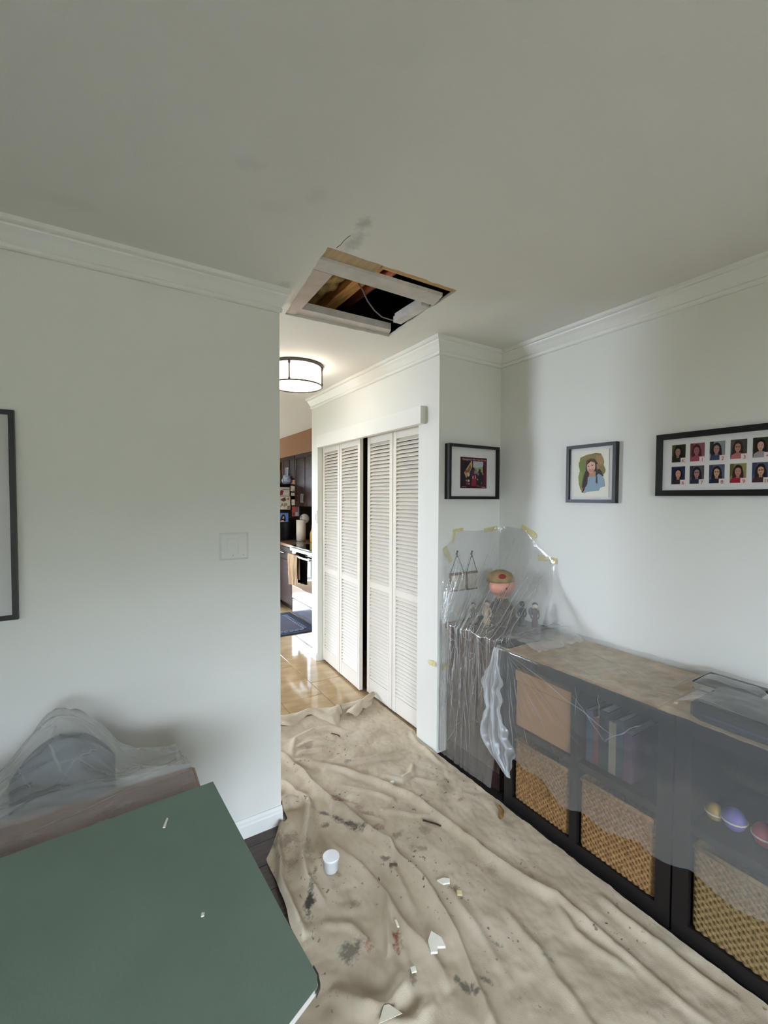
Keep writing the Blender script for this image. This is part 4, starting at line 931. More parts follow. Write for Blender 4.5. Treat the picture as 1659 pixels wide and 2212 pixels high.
# debris lying on the cloth
def chip(name, poly, th, m_, lab, cat, tilt=0.0):
    cx = sum(p[0] for p in poly) / len(poly); cy = sum(p[1] for p in poly) / len(poly)
    z = max(cloth_h(p[0], p[1]) for p in poly) + 0.003
    return tag(MB().prism(poly, z, z + th).build(name, m_), lab, cat)
CHIPM = mat('plaster_chip', rgb(226, 222, 206), .9, .1, var=.05, vscale=30)
chip('plaster_chip', [(0.875, 1.095), (0.895, 1.085), (0.905, 1.098), (0.928, 1.085), (0.935, 1.115), (0.920, 1.150), (0.890, 1.130)], 0.008, CHIPM, 'large white notched plaster chip on the drop cloth', 'chip')
chip('plaster_chip', [(1.085, 1.285), (1.11, 1.275), (1.122, 1.29), (1.105, 1.305), (1.075, 1.31)], 0.006, CHIPM, 'small white angular plaster chip between the long folds', 'chip')
chip('plaster_chip', [(0.795, 1.09), (0.81, 1.085), (0.815, 1.10), (0.80, 1.105)], 0.005, CHIPM, 'tiny white plaster crumb near the rust stain', 'chip')
chip('paper_scrap', [(0.63, 1.02), (0.70, 1.005), (0.68, 1.045), (0.665, 1.05)], 0.0012, mat('cream_paper', rgb(214, 206, 186), .9, .1), 'cream paper scrap at the bottom edge of the cloth', 'paper')
chip('plaster_chip', [(1.10, 1.22), (1.115, 1.21), (1.125, 1.225), (1.11, 1.235)], 0.005, mat('yellowed_chip', rgb(206, 196, 150), .9, .1), 'small yellowish plaster crumb right of the centre fold', 'chip')
chip('bark_sliver', [(0.955, 1.47), (0.985, 1.455), (0.99, 1.463), (0.965, 1.482)], 0.006, mat('grey_wood_sliver', rgb(96, 86, 72), .9, .1), 'short dark wood sliver near the centre fold', 'sliver')
chip('plaster_chip', [(1.245, 1.905), (1.262, 1.90), (1.268, 1.915), (1.25, 1.92)], 0.006, CHIPM, 'small white plaster crumb on the long diagonal fold', 'chip')
chip('plaster_chip', [(0.84, 1.24), (0.846, 1.236), (0.852, 1.262), (0.846, 1.266)], 0.004, CHIPM, 'thin white plaster flake by the rust stain', 'chip')
def stick(name, pts, r, m_, lab, cat):
    P_ = [Vector((x, y, cloth_h(x, y) + 0.003 + r)) for x, y in pts]
    return tag(MB().tube(P_, r, 6).build(name, m_, None, True), lab, cat)
stick('wood_splinter', [(1.225, 1.60), (1.245, 1.575), (1.265, 1.55), (1.275, 1.53)], 0.0038, mat('dark_splinter', rgb(58, 42, 36), .8, .2), 'thin dark wood splinter on the drop cloth', 'splinter')
stick('bark_curl', [(1.545, 1.425), (1.563, 1.428), (1.583, 1.445), (1.590, 1.475)], 0.009, mat('tan_bark', rgb(122, 92, 52), .9, .1, var=.2, vscale=40), 'curled tan bark piece near the shelf', 'bark')
stick('wood_splinter', [(1.19, 2.52), (1.215, 2.48), (1.22, 2.46)], 0.0035, mat('dark_splinter', None), 'tiny dark splinter at the far end of the cloth', 'splinter')
# plastic cup
czc = cloth_h(0.745, 1.578) + 0.006
cu = thing('plastic_tub', 'small translucent white plastic tub standing on the drop cloth', 'tub', (0.745, 1.578, czc))
TUB = mat('frosted_white_plastic', rgb(228, 228, 226), .4, .4)
TUB.node_tree.nodes['Principled BSDF'].inputs['Transmission Weight'].default_value = 0.25
MB().lathe([(0.001, 0), (0.026, 0), (0.0285, 0.005), (0.0305, 0.043), (0.0325, 0.046), (0.0325, 0.050), (0.025, 0.051)], (0.745, 1.578, czc), 24).build('body', TUB, cu, True)
MB().lathe([(0.001, 0.051), (0.029, 0.051), (0.0335, 0.052), (0.0335, 0.057), (0.031, 0.058), (0.001, 0.0565)], (0.745, 1.578, czc), 24).build('lid', mat('opaque_white_lid', rgb(238, 238, 238), .35, .4), cu, True)

# narrow folded creases lying on a plastic sheet: doubled film reads as pale lines
def creases(fn, paths, m_, parent, off, width, nseg=26):
    mb = MB()
    for (u0, v0, u1, v1, k) in paths:
        L_ = []; Rr = []
        for i in range(nseg + 1):
            t = i / nseg
            u = u0 + (u1 - u0) * t + 0.005 * nz(t * 5, k * 3.7); v = v0 + (v1 - v0) * t
            u = min(0.999, max(0.001, u)); v = min(0.999, max(0.001, v))
            p = fn(u, v); e = 0.002
            du = fn(min(1, u + e), v) - fn(max(0, u - e), v); dv = fn(u, min(1, v + e)) - fn(u, max(0, v - e))
            n = du.cross(dv)
            n = n.normalized() if n.length > 1e-9 else Vector((-1, 0, 0))
            if n.dot(Vector((0, 0, 1.52)) - p) < 0: n = -n
            tg = du * (u1 - u0) / max(1e-6, 1) + dv * (v1 - v0)
            sd_ = n.cross(tg).normalized() if tg.length > 1e-9 else Vector((0, 1, 0))
            w_ = width * (0.35 + 0.65 * abs(nz(t * 6, k * 1.9, 2))) * math.sin(math.pi * min(1, max(0.02, t))) ** 0.5
            L_.append(p + n * off - sd_ * w_); Rr.append(p + n * off + sd_ * w_)
        vs = [q for pr in zip(L_, [((a + b) / 2 + (a - b).cross(Vector((0, 0, 1))) * 0.2) for a, b in zip(L_, Rr)], Rr) for q in pr]
        fs = []
        for i in range(nseg):
            fs += [(3*i, 3*i+1, 3*i+4, 3*i+3), (3*i+1, 3*i+2, 3*i+5, 3*i+4)]
        mb.add(vs, fs)
    o = mb.build('creases', m_, parent, True); o['kind'] = 'stuff'
    return o

# ------------------------------------------------------------------ table with plasterboard sheet and plastic, left foreground
WOODT = mat('brown_table_wood', rgb(120, 78, 56), .4, .4, var=.25, vscale=6, stretch=(2, 14, 2))
tb = thing('dining_table', 'brown wooden dining table under plastic below the green board', 'table', (-0.5, 1.02, 0))
MB().rbox((-1.25, 0.66, 0.700), (0.205, 1.365, 0.738), 0.006).build('tabletop', WOODT, tb)
MB().box((-1.18, 0.74, 0.61), (0.12, 0.765, 0.70)).box((-1.18, 1.26, 0.61), (0.12, 1.285, 0.70)).box((0.095, 0.765, 0.61), (0.12, 1.26, 0.70)).box((-1.18, 0.765, 0.61), (-1.155, 1.26, 0.70)).build('apron', WOODT, tb)
for x in (-1.2, 0.06):
    for y in (0.72, 1.23): MB().box((x, y, 0.002), (x + 0.07, y + 0.07, 0.70)).build('leg', WOODT, tb)
def greenm():
    mt = mat('green_board_paper', rgb(114, 130, 117), .75, .2, var=.05, vscale=5, bump=.05, bscale=120)
    return mt
GREEN = greenm()
gb = thing('plasterboard_sheet', 'large green plasterboard sheet lying on the table', 'board', (-0.3, 0.9, 0.744))
gpoly = [(0.230, 1.226), (0.240, 1.08), (0.2535, 0.90), (0.263, 0.76), (0.272, 0.66), (0.274, 0.632), (0.268, 0.617), (0.25, 0.609), (0.213, 0.593), (0.10, 0.545), (-0.30, 0.42), (-1.1, 0.38), (-1.1, 1.128), (-0.5, 1.176), (-0.202, 1.197)]
ZB = 0.7445
MB().prism(gpoly, ZB + 0.0118, ZB + 0.0125).build('face_paper', GREEN, gb)
gi = [(x - 0.002 * (1 if x > 0 else -1), y) for x, y in gpoly]
MB().prism(gi, ZB, ZB + 0.0118).build('gypsum_core', GYP, gb)
TORN = mat('torn_dark_paper', rgb(66, 70, 62), .9, .1)
MB().prism([(0.2755, 0.650), (0.2770, 0.634), (0.2735, 0.618), (0.262, 0.608), (0.264, 0.612), (0.2715, 0.620), (0.2745, 0.634), (0.2735, 0.648)], ZB + 0.004, ZB + 0.012).build('torn_edge', TORN, gb)
tag(MB().prism([(0.098, 1.110), (0.103, 1.108), (0.112, 1.136), (0.109, 1.138)], ZB + 0.0127, ZB + 0.015).build('plaster_chip', CHIPM), 'long white plaster flake on the green board', 'chip')
tag(MB().prism([(0.134, 0.833), (0.139, 0.832), (0.141, 0.838), (0.136, 0.840)], ZB + 0.0127, ZB + 0.015).build('plaster_chip', CHIPM), 'small white plaster crumb on the green board', 'chip')

# chair behind the table, under the plastic
ch = thing('dining_chair', 'dark blue-grey upholstered dining chair under plastic behind the table', 'chair', (-0.10, 1.58, 0))
UPH = mat('slate_upholstery', rgb(92, 100, 108), .85, .1, var=.1, vscale=20)
MB().rbox((-0.31, 1.36, 0.42), (0.06, 1.74, 0.48), 0.015).build('seat', UPH, ch)
def backf(u, v, d):
    x = -0.26 + 0.27 * u; z = 0.48 + 0.29 * v * (1 - 0.35 * (2 * u - 1) ** 2)
    return Vector((x, 1.655 + 0.03 * v - d * (1 - (2 * u - 1) ** 6), z))
MB().grid(lambda u, v: backf(u, v, 0.025), 14, 10).grid(lambda u, v: backf(1 - u, v, -0.02), 14, 10).build('backrest', UPH, ch, True)
for x in (-0.29, 0.01):
    for y in (1.38, 1.68): MB().box((x, y, 0.002), (x + 0.035, y + 0.035, 0.42)).build('leg', DARKW, ch)

# plastic over the table and the chair
def tplast(u, v):
    x = -1.2 + 1.42 * u
    # v 0..1: from under the board, across the table, over the far edge and the chair back, down behind
    n1 = fb(x * 5, v * 9, 3.0)
    g_ = math.exp(-(abs(x + 0.125) / 0.135) ** 2.6)
    g2 = math.exp(-((x + 0.75) / 0.2) ** 2)
    gg = max(g_, g2)
    tab = [(0, 1.10, 0.7395), (0.30, 1.33, 0.741), (0.42, 1.375, 0.742), (0.60, 1.52, 0.66), (0.72, 1.60, 0.66), (0.82, 1.70, 0.63), (1.0, 1.78, 0.42)]
    tab2 = [(0, 1.10, 0.7395), (0.30, 1.33, 0.741), (0.42, 1.385, 0.752), (0.60, 1.52, 0.815), (0.72, 1.62, 0.845), (0.82, 1.74, 0.82), (1.0, 1.82, 0.42)]
    y = interp(v, [(a, b) for a, b, c in tab]) * (1 - gg) + interp(v, [(a, b) for a, b, c in tab2]) * gg
    z = interp(v, [(a, c) for a, b, c in tab]) * (1 - gg) + interp(v, [(a, c) for a, b, c in tab2]) * gg
    k = 0.0 if v < 0.3 else min(1, (v - 0.3) / 0.15)
    rd = 1 - abs(noise.noise(Vector((x * 7 + v * 3, v * 6 - x * 4, 4.0))))
    z += (0.004 + 0.016 * k) * abs(n1) + k * 0.006 * math.sin(x * 40 + v * 9) + (0.003 + 0.014 * k) * rd ** 5
    y += 0.015 * k * fb(x * 6, v * 4, 9.0)
    # right end falls over the table end
    if u > 0.985:
        e = (u - 0.985) / 0.015
        z -= 0.10 * e; x -= 0.006 * e
    return Vector((x, y, z))
tpo = thing('plastic_sheet', 'thin milky plastic sheet draped over the dining table and chair', 'plastic sheet', (-0.3, 1.45, 0.4))
MB().grid(tplast, 170, 100).build('sheet', film('table_plastic_film', 0.30, 0.9, 0.22, 0.2, 12), tpo, True)
creases(tplast, [(.985, .40, .80, .30, 1), (.97, .41, .84, .36, 2), (.93, .36, .80, .42, 3), (.80, .42, .70, .40, 4), (.78, .44, .74, .62, 5), (.86, .45, .74, .55, 6), (.72, .46, .69, .60, 7), (.70, .40, .62, .25, 8), (.82, .60, .76, .44, 9), (.88, .30, .72, .22, 10), (.76, .64, .72, .72, 11)], MILKY2, tpo, 0.002, 0.005)

# ------------------------------------------------------------------ shelf units with baskets
def shelf(y0, y1, lab):
    t_ = thing('shelf_unit', lab, 'shelf', (1.87, (y0 + y1) / 2, 0))
    xa, xb = 1.662, 2.05
    MB().box((xa, y0, 0.002), (xb, y0 + 0.05, 0.768)).build('side_panel', BLACKW, t_)
    MB().box((xa, y1 - 0.05, 0.002), (xb, y1, 0.768)).build('side_panel', BLACKW, t_)
    MB().box((xa, y0 + .05, 0.718), (xb, y1 - .05, 0.768)).build('top_panel', BLACKW, t_)
    MB().box((xa, y0 + .05, 0.002), (xb, y1 - .05, 0.060)).build('bottom_panel', BLACKW, t_)
    ym = (y0 + y1) / 2
    MB().box((xa, ym - 0.018, 0.06), (xb, ym + 0.018, 0.718)).build('divider', BLACKW, t_)
    MB().box((xa + .002, y0 + .05, 0.385), (xb, ym - .018, 0.415)).build('middle_shelf', BLACKW, t_)
    MB().box((xa + .002, ym + .018, 0.385), (xb, y1 - .05, 0.415)).build('middle_shelf', BLACKW, t_)
    MB().box((xb, y0, 0.002), (xb + 0.006, y1, 0.768)).build('back_panel', BLACKW, t_)
    return t_
shelf(0.742, 1.508, 'black-brown cube shelf nearest the corner with two woven baskets')
shelf(-0.06, 0.735, 'black-brown cube shelf running out of the picture at the right')
WICK = mat('woven_seagrass', rgb(130, 99, 64), .8, .15, var=.28, vscale=70)
WICK2 = mat('tan_seagrass', rgb(116, 96, 63), .8, .15, var=.2, vscale=90)
def basket(y0, y1, z0, z1, m_, lab, n=True):
    t_ = thing('woven_basket', lab, 'basket', (1.85, (y0 + y1) / 2, z0), 'woven baskets in the cube shelves')
    xa, xb = 1.672, 2.0
    nu, nv = 84, 64
    def front(u, v):
        a = u * 28 * math.pi; b_ = v * 24 * math.pi
        r = 0.0026 * (math.sin(a) * (1 if math.sin(b_) >= 0 else -1)) + 0.0012 * abs(math.sin(b_))
        e = min(u, 1 - u) * (y1 - y0); ed = 0.012 * max(0, 1 - e / 0.02) ** 2
        return Vector((xa - r + ed, y0 + (y1 - y0) * u, z0 + (z1 - z0) * v))
    MB().grid(front, nu, nv).build('woven_front', m_, t_)
    MB().box((xa + .014, y0 + .001, z0), (xb, y0 + .012, z1)).box((xa + .014, y1 - .012, z0), (xb, y1 - .001, z1)).box((xb, y0, z0), (xb + .012, y1, z1)).box((xa + .014, y0 + .012, z0), (xb, y1 - .012, z0 + .012)).build('body', m_, t_)
    MB().tube([(xa, y0 + .006, z1), (xa, y1 - .006, z1), (xb, y1 - .006, z1), (xb, y0 + .006, z1), (xa, y0 + .006, z1)], 0.008, 8).build('rim', m_, t_, True)
    return t_
basket(1.150, 1.452, 0.062, 0.345, WICK, 'brown woven basket in the bottom cube nearest the corner')
basket(0.798, 1.100, 0.062, 0.345, WICK, 'brown woven basket in the bottom cube second from the corner')
basket(0.362, 0.678, 0.062, 0.345, WICK2, 'tan woven basket in the bottom cube third from the corner')
basket(-0.005, 0.312, 0.062, 0.345, WICK2, 'tan woven basket mostly outside the picture at the lower right')
bx_ = thing('cardboard_box', 'plain tan box in the upper cube nearest the corner', 'box', (1.85, 1.30, 0.417))
KRAFT = mat('kraft_board', rgb(162, 126, 92), .85, .1, var=.06, vscale=10)
MB().rbox((1.674, 1.150, 0.417), (2.0, 1.452, 0.640), 0.006).build('body', KRAFT, bx_)
MB().box((1.672, 1.148, 0.640), (2.002, 1.454, 0.690)).build('lid', KRAFT, bx_)
# things in the dark upper cubes
def book(x0, x1, y0, y1, z0, z1, c, lab):
    t_ = thing('book', lab, 'book', ((x0 + x1) / 2, (y0 + y1) / 2, z0), 'books in the upper cubes')
    MB().box((x0, y0, z0), (x1, y0 + .003, z1)).box((x0, y1 - .003, z0), (x1, y1, z1)).box((x0, y0 + .003, z0), (x0 + .003, y1 - .003, z1)).build('cover', flat(*c), t_)
    MB().box((x0 + .003, y0 + .003, z0 + .004), (x1 - .004, y1 - .003, z1 - .004)).build('pages', flat(206, 200, 186, .9), t_)
yb_ = 1.095
for i, (wd, hh, c, nm) in enumerate(((.03, .22, (60, 66, 84), 'slate blue'), (.025, .20, (92, 50, 46), 'dull red'), (.04, .24, (44, 46, 52), 'charcoal'), (.03, .21, (120, 112, 96), 'beige'), (.028, .23, (48, 58, 66), 'dark teal'), (.035, .19, (70, 46, 66), 'plum'))):
    book(1.70, 1.90, yb_ - wd, yb_, 0.417, 0.417 + hh, c, nm + ' book in the upper cube second from the corner'); yb_ -= wd + .001
for (y, z0, c, r_, lab, nm) in ((0.596, .417, (96, 92, 150), .036, 'violet round toy in the upper cube third from the corner', 'ball'), (0.650, .417, (160, 130, 50), .028, 'mustard yellow round toy in the upper cube third from the corner', 'ball'), (0.512, .417, (160, 60, 70), .036, 'red round toy in the upper cube third from the corner', 'ball')):
    tb_ = thing('toy_ball', lab, 'toy', (1.76, y, z0))
    MB().ball((1.76, y, z0 + r_), r_).build('body', mat('toy_%d' % int(y * 100), rgb(*c), .5, .3), tb_, True)
    MB().tube([(1.76 + (r_ + .0005) * math.cos(a_ * .4), y + (r_ + .0005) * math.sin(a_ * .4), z0 + r_) for a_ in range(17)], .003, 5).build('band', mat('toy_band', rgb(200, 190, 170), .6, .2), tb_, True)
yb_ = 0.468
for i, (wd, hh, c, nm) in enumerate(((.04, .24, (50, 50, 62), 'ink blue'), (.03, .22, (110, 60, 60), 'brick red'), (.03, .2, (70, 78, 70), 'moss green'))):
    book(1.70, 1.90, yb_ - wd, yb_, 0.417, 0.417 + hh, c, nm + ' book in the upper cube third from the corner'); yb_ -= wd + .001
# kraft paper runner on the shelf tops
def runner(u, v):
    y = 1.512 - 1.55 * u; x = 1.658 + 0.465 * v
    return Vector((x, y, 0.7705 + 0.004 * abs(fb(x * 9, y * 9, 1)) + 0.001 * fb(x * 40, y * 40, 3) + 0.02 * max(0, v - .85)))
tag(MB().grid(runner, 110, 36).build('paper_runner', mat('dusty_kraft_paper', rgb(206, 180, 146), .9, .08, col2=rgb(170, 144, 112), vscale=14, bump=.5, bscale=40), None, True), 'dusty tan paper covering the tops of the cube shelves', 'paper')
# black boxes on the shelf top
gc = thing('game_console', 'black flat electronic box under plastic on the shelf top', 'console', (1.75, 0.58, 0.776))
MB().rbox((1.665, 0.36, 0.777), (1.90, 0.70, 0.842), 0.014).build('body', mat('satin_black_plastic', rgb(20, 21, 26), .35, .4), gc)
MB().box((1.6635, 0.40, 0.800), (1.666, 0.66, 0.806)).build('slot', mat('dark_blue_strip', rgb(40, 46, 80), .3, .4), gc)
g2 = thing('book', 'black hardback lying flat on the shelf top against the wall', 'book', (2.0, 0.72, 0.79))
MB().box((1.93, 0.60, 0.782), (2.09, 0.80, 0.786)).box((1.93, 0.60, 0.808), (2.09, 0.80, 0.812)).box((2.087, 0.6, .786), (2.09, .8, .808)).build('cover', flat(24, 24, 26), g2)
MB().box((1.934, 0.604, 0.786), (2.087, 0.796, 0.808)).build('pages', flat(190, 184, 170, .9), g2)

# plastic over the shelves
def bump_at(y, x):
    b1 = max(0, 1 - max(abs(y - 0.53) / 0.26, abs(x - 1.78) / 0.2) ** 4) if True else 0
    b2 = max(0, 1 - max(abs(y - 0.70) / 0.15, abs(x - 2.01) / 0.13) ** 4)
    return 0.072 * b1 + 0.036 * b2
def splast(u, v):
    y = 1.56 - 1.66 * u
    n1 = fb(y * 6, v * 6, 4.0); n2 = fb(y * 18, v * 12, 6.0)
    if v < 0.42:    # top, back to front
        k = v / 0.42
        x = 2.12 - (2.12 - 1.648) * k
        z = 0.779 + bump_at(y, x) + 0.006 * abs(n1) + 0.0025 * n2 + 0.02 * max(0, .12 - k) / .12
        z += 0.035 * math.exp(-((y - 1.50) / 0.06) ** 2) * math.exp(-((x - 1.86) / .16) ** 2)
        return Vector((x, y, z))
    k = (v - 0.42) / 0.58
    zl = interp(y, [(-0.2, .26), (0.47, .252), (0.69, .262), (0.79, .245), (1.02, .215), (1.16, .205), (1.30, .255), (1.46, .262), (1.6, .30)]) + 0.012 * math.sin(y * 31) + 0.01 * nz(y * 22, 1.0)
    z = 0.779 - (0.779 - zl) * k
    # folds fan out from the tied corner
    d_ = max(0.02, 1.52 - y); ang = math.atan2(0.79 - z, d_)
    fan = 0.006 * math.sin(ang * 34) * math.exp(-d_ * 4.5) + 0.004 * math.sin(ang * 9 + 1)
    sag = 0.016 * math.exp(-((y - 1.0) / .22) ** 2 - ((k - .42) / .16) ** 2)
    x = 1.644 - 0.010 * math.sin(math.pi * k) + fan * min(1, k * 3) * 0.9 - sag - 0.004 * n1 * min(1, k * 4) - 0.0008 * n2
    return Vector((min(x, 1.655), y, z))
sp_ = thing('plastic_sheet', 'milky plastic sheet covering the cube shelves with a gathered corner', 'plastic sheet', (1.87, 0.8, 0.2))
MB().grid(splast, 260, 110).build('sheet', MILKY, sp_, True)
PT = [(.05, .45, .22, .80, 1), (.05, .45, .30, .70, 2), (.06, .46, .14, .90, 3), (.05, .46, .10, .92, 4), (.05, .46, .075, .95, 5), (.06, .44, .40, .60, 6), (.26, .50, .36, .62, 7), (.36, .62, .44, .50, 8), (.27, .46, .28, .58, 9), (.33, .45, .34, .55, 10),
      (.30, .20, .42, .30, 21), (.42, .30, .52, .22, 22), (.2, .15, .38, .22, 23), (.38, .36, .60, .30, 24), (.15, .3, .3, .38, 25), (.45, .38, .62, .40, 26)]
creases(splast, PT, MILKY2, sp_, 0.002, 0.004)
# gathered tail hanging at the corner
def tail(u, v):
    a = -0.5 + u
    wd = interp(v, [(0, .03), (.12, .05), (.28, .13), (.42, .115), (.55, .15), (.72, .20), (.84, .15), (.94, .06), (1, .012)])
    cy = interp(v, [(0, 1.520), (.2, 1.525), (.45, 1.53), (.7, 1.525), (.85, 1.49), (1, 1.43)])
    ruff = math.sin(u * 17 + 2.2 * math.sin(v * 5)) * (0.006 + 0.020 * min(1, v * 2)) * (1 - 0.6 * max(0, v - .8) / .2)
    z = 0.787 - 0.60 * v - 0.05 * v * abs(a) * (1 - v)
    y = cy + a * wd * (1 + 0.15 * math.sin(v * 9) + 0.45 * nz(v * 11, 3 if a > 0 else 8)) + 0.35 * ruff
    x = 1.612 - abs(ruff) * 1.1 - 0.012 * math.sin(v * 6) + 0.008 * fb(u * 4, v * 5, 2)
    return Vector((min(x, 1.632), y, z))
MB().grid(tail, 60, 70).build('gathered_tail', MILKY2, sp_, True)
def flap(u, v):
    # loose flap thrown back over the shelf end
    x = 1.70 + 0.36 * u; y = 1.60 - 0.26 * v
    return Vector((x, y, 0.80 + 0.045 * math.sin(math.pi * v) * (0.5 + 0.5 * u) + 0.012 * fb(u * 6, v * 5, 4)))
MB().grid(flap, 40, 30).build('loose_flap', MILKY2, sp_, True)

# ------------------------------------------------------------------ corner cabinet and figurines under clear plastic
cc = thing('corner_cabinet', 'dark brown cabinet in the corner under clear plastic', 'cabinet', (1.9, 1.78, 0))
CABM = mat('dark_umber_wood', rgb(62, 50, 45), .45, .35, var=.2, vscale=6, stretch=(2, 2, 12))
MB().box((1.70, 1.575, 0.002), (2.13, 1.985, 0.755)).build('body', CABM, cc)
MB().rbox((1.675, 1.560, 0.755), (2.138, 2.005, 0.785), 0.004).build('top', CABM, cc)
dd = MB().box((1.688, 1.60, 0.10), (1.70, 1.96, 0.73)).build('door', CABM, cc)
MB().box((1.683, 1.65, 0.16), (1.688, 1.91, 0.67)).build('panel', CABM, dd)
MB().ball((1.672, 1.63, 0.45), 0.011).build('knob', DARKM, dd, True)
MB().box((1.697, 1.58, 0.002), (1.70, 1.98, 0.09)).build('plinth', DARKW, cc)

def plaque(x0, x1, z0, z1, zt, lab):
    t_ = thing('hanging_plaque', lab, 'plaque', ((x0 + x1) / 2, YR, z0))
    xm = (x0 + x1) / 2
    MB().box((x0 + .004, YR - .012, z0), (x1 - .004, YR - .004, z1)).build('panel', mat('pale_linen', rgb(206, 198, 176), .9, .05, var=.12, vscale=40), t_)
    MB().box((x0, YR - .016, z1 - .014), (x1, YR - .003, z1)).build('top_bar', mat('brown_twig', rgb(112, 84, 60), .8, .1), t_)
    MB().box((x0, YR - .015, z0), (x0 + .006, YR - .004, z1 - .014)).box((x0, YR - .015, z0 - .004), (x1, YR - .004, z0 + .004)).build('edging', mat('brown_twig', None), t_)
    MB().tube([(x0 + .004, YR - .010, z1), (xm, YR - .008, zt), (x1 - .004, YR - .010, z1)], .0022, 6).build('cord', mat('dark_cord', rgb(58, 52, 48), .9, .05), t_)
    MB().tube([(xm, YR - .012, zt + .02), (xm, YR - .002, zt - .004)], .005, 8).tube([(xm, YR - .008, zt + .02), (xm, YR - .008, zt - .02)], .004, 6).build('hook', mat('dark_cord', None), t_)
plaque(1.724, 1.838, 0.965, 1.072, 1.185, 'left small linen plaque hung on a cord in the corner')
plaque(1.855, 1.945, 0.963, 1.072, 1.178, 'right small linen plaque hung on a cord in the corner')

# large-headed doll
SKIN = mat('painted_pink_skin', rgb(206, 146, 128), .4, .4)
BRN = mat('brown_doll_hair', rgb(76, 58, 48), .7, .2)
dl = thing('bobblehead_doll', 'large-headed doll with a pink face and brown cap on the cabinet', 'doll', (1.945, 1.80, 0.786))
dx, dy = 1.945, 1.80
MB().lathe([(0.001, 0), (0.052, 0), (0.056, 0.02), (0.058, 0.06), (0.048, 0.11), (0.036, 0.15), (0.02, 0.165)], (dx, dy, 0.786), 20).build('body', mat('dark_olive_coat', rgb(74, 66, 54), .7, .2), dl, True)
hd = MB().ball((dx, dy, 1.008), (0.080, 0.066, 0.062), 24).build('head', SKIN, dl, True)
MB().lathe([(0.062, 0.0), (0.086, 0.008), (0.085, 0.030), (0.066, 0.055), (0.030, 0.070), (0.001, 0.073)], (dx, dy + .012, 1.030), 24, None, 1.0, .86).build('cap', mat('tan_cap', rgb(146, 124, 92), .8, .1, var=.3, vscale=20), dl, True)
vd = (Vector((0, 0, 0)) - Vector((dx, dy, 0))).normalized()   # the doll faces the room
sd = Vector((-vd.y, vd.x, 0))
MB().ball(Vector((dx, dy, 1.070)) + vd * .045, (.028, .022, .018), 12).build('red_bow', mat('dull_red_felt', rgb(132, 58, 54), .9, .05), dl, True)
fa = MB()
for s_ in (-1, 1):
    fa.ball(Vector((dx, dy, 1.008)) + vd * .0645 + sd * s_ * .026, (.006, .006, .0075), 8)
fa.build('eye', mat('doll_eye', rgb(70, 46, 46), .3, .4), hd, True)
MB().tube([Vector((dx, dy, 0.982 - .006 * math.sin(math.pi * i / 8))) + vd * .0625 + sd * (.022 * (i / 4 - 1)) for i in range(9)], .0022, 5).build('mouth', mat('doll_mouth', rgb(150, 74, 74), .4, .3), hd, True)
MB().ball(Vector((dx, dy, 0.998)) + vd * .068, .007, 8).build('nose', SKIN, hd, True)
MB().lathe([(0.02, 0), (0.032, 0.004), (0.028, 0.018), (0.018, 0.02)], (dx, dy, 0.936), 16).build('collar', mat('gold_collar', rgb(176, 146, 70), .4, .5, metal=.4), dl, True)
for s_ in (-1, 1):
    a_ = Vector((dx, dy, 0.915)) + sd * s_ * .040; b_ = Vector((dx, dy, 0.84)) + sd * s_ * .066 + vd * .012
    MB().tube([a_, (a_ + b_) / 2 + sd * s_ * .008, b_], [.014, .014, .011], 8).build('arm', mat('dark_olive_coat', None), dl, True)

def figurine(x, y, h_, body, head, hair, lab, extra=None):
    t_ = thing('figurine', lab, 'figurine', (x, y, 0.786))
    s = h_ / 0.17
    MB().lathe([(0.001, 0), (0.028 * s, 0), (0.028 * s, 0.008 * s), (0.001, 0.009 * s)], (x, y, 0.786), 14).build('base', mat('dark_base', rgb(44, 38, 36), .5, .3), t_, True)
    MB().lathe([(0.020 * s, 0.009 * s), (0.024 * s, 0.03 * s), (0.016 * s, 0.075 * s), (0.021 * s, 0.10 * s), (0.017 * s, 0.122 * s), (0.007 * s, 0.130 * s)], (x, y, 0.786), 14, None, 1, .8).build('body', body, t_, True)
    v_ = (Vector((0, 0, 0)) - Vector((x, y, 0))).normalized()
    MB().ball((x, y, 0.786 + 0.146 * s), .0165 * s, 12).build('head', head, t_, True)
    MB().ball(Vector((x, y, 0.786 + 0.150 * s)) - v_ * .005 * s, .0182 * s, 12).build('hair', hair, t_, True)
    sdv = Vector((-v_.y, v_.x, 0))
    for q_ in (-1, 1):
        MB().tube([Vector((x, y, 0.786 + .118 * s)) + sdv * q_ * .019 * s, Vector((x, y, .786 + .085 * s)) + sdv * q_ * .027 * s + v_ * .004, Vector((x, y, .786 + .065 * s)) + sdv * q_ * .018 * s + v_ * .014 * s], .0055 * s, 7).build('arm', body, t_, True)
    if extra: MB().ball(Vector((x, y, .786 + .105 * s)) - v_ * .012 * s + sdv * -.026 * s, (.018 * s, .014 * s, .026 * s), 12).build('backpack', extra, t_, True)
PALE = mat('pale_resin', rgb(196, 170, 140), .5, .3)
figurine(1.845, 1.82, 0.150, PALE, mat('ivory_head', rgb(206, 180, 156), .5, .3), BRN, 'small cream figurine left of the large-headed doll')
figurine(1.800, 1.885, 0.130, mat('grey_resin', rgb(96, 92, 86), .5, .3), PALE, BRN, 'grey figurine at the far left of the cabinet top')
figurine(2.020, 1.715, 0.145, mat('forest_green_resin', rgb(44, 60, 50), .5, .3), mat('green_hood', rgb(40, 54, 46), .5, .3), mat('green_hood', None), 'dark green hooded figurine right of the large-headed doll')
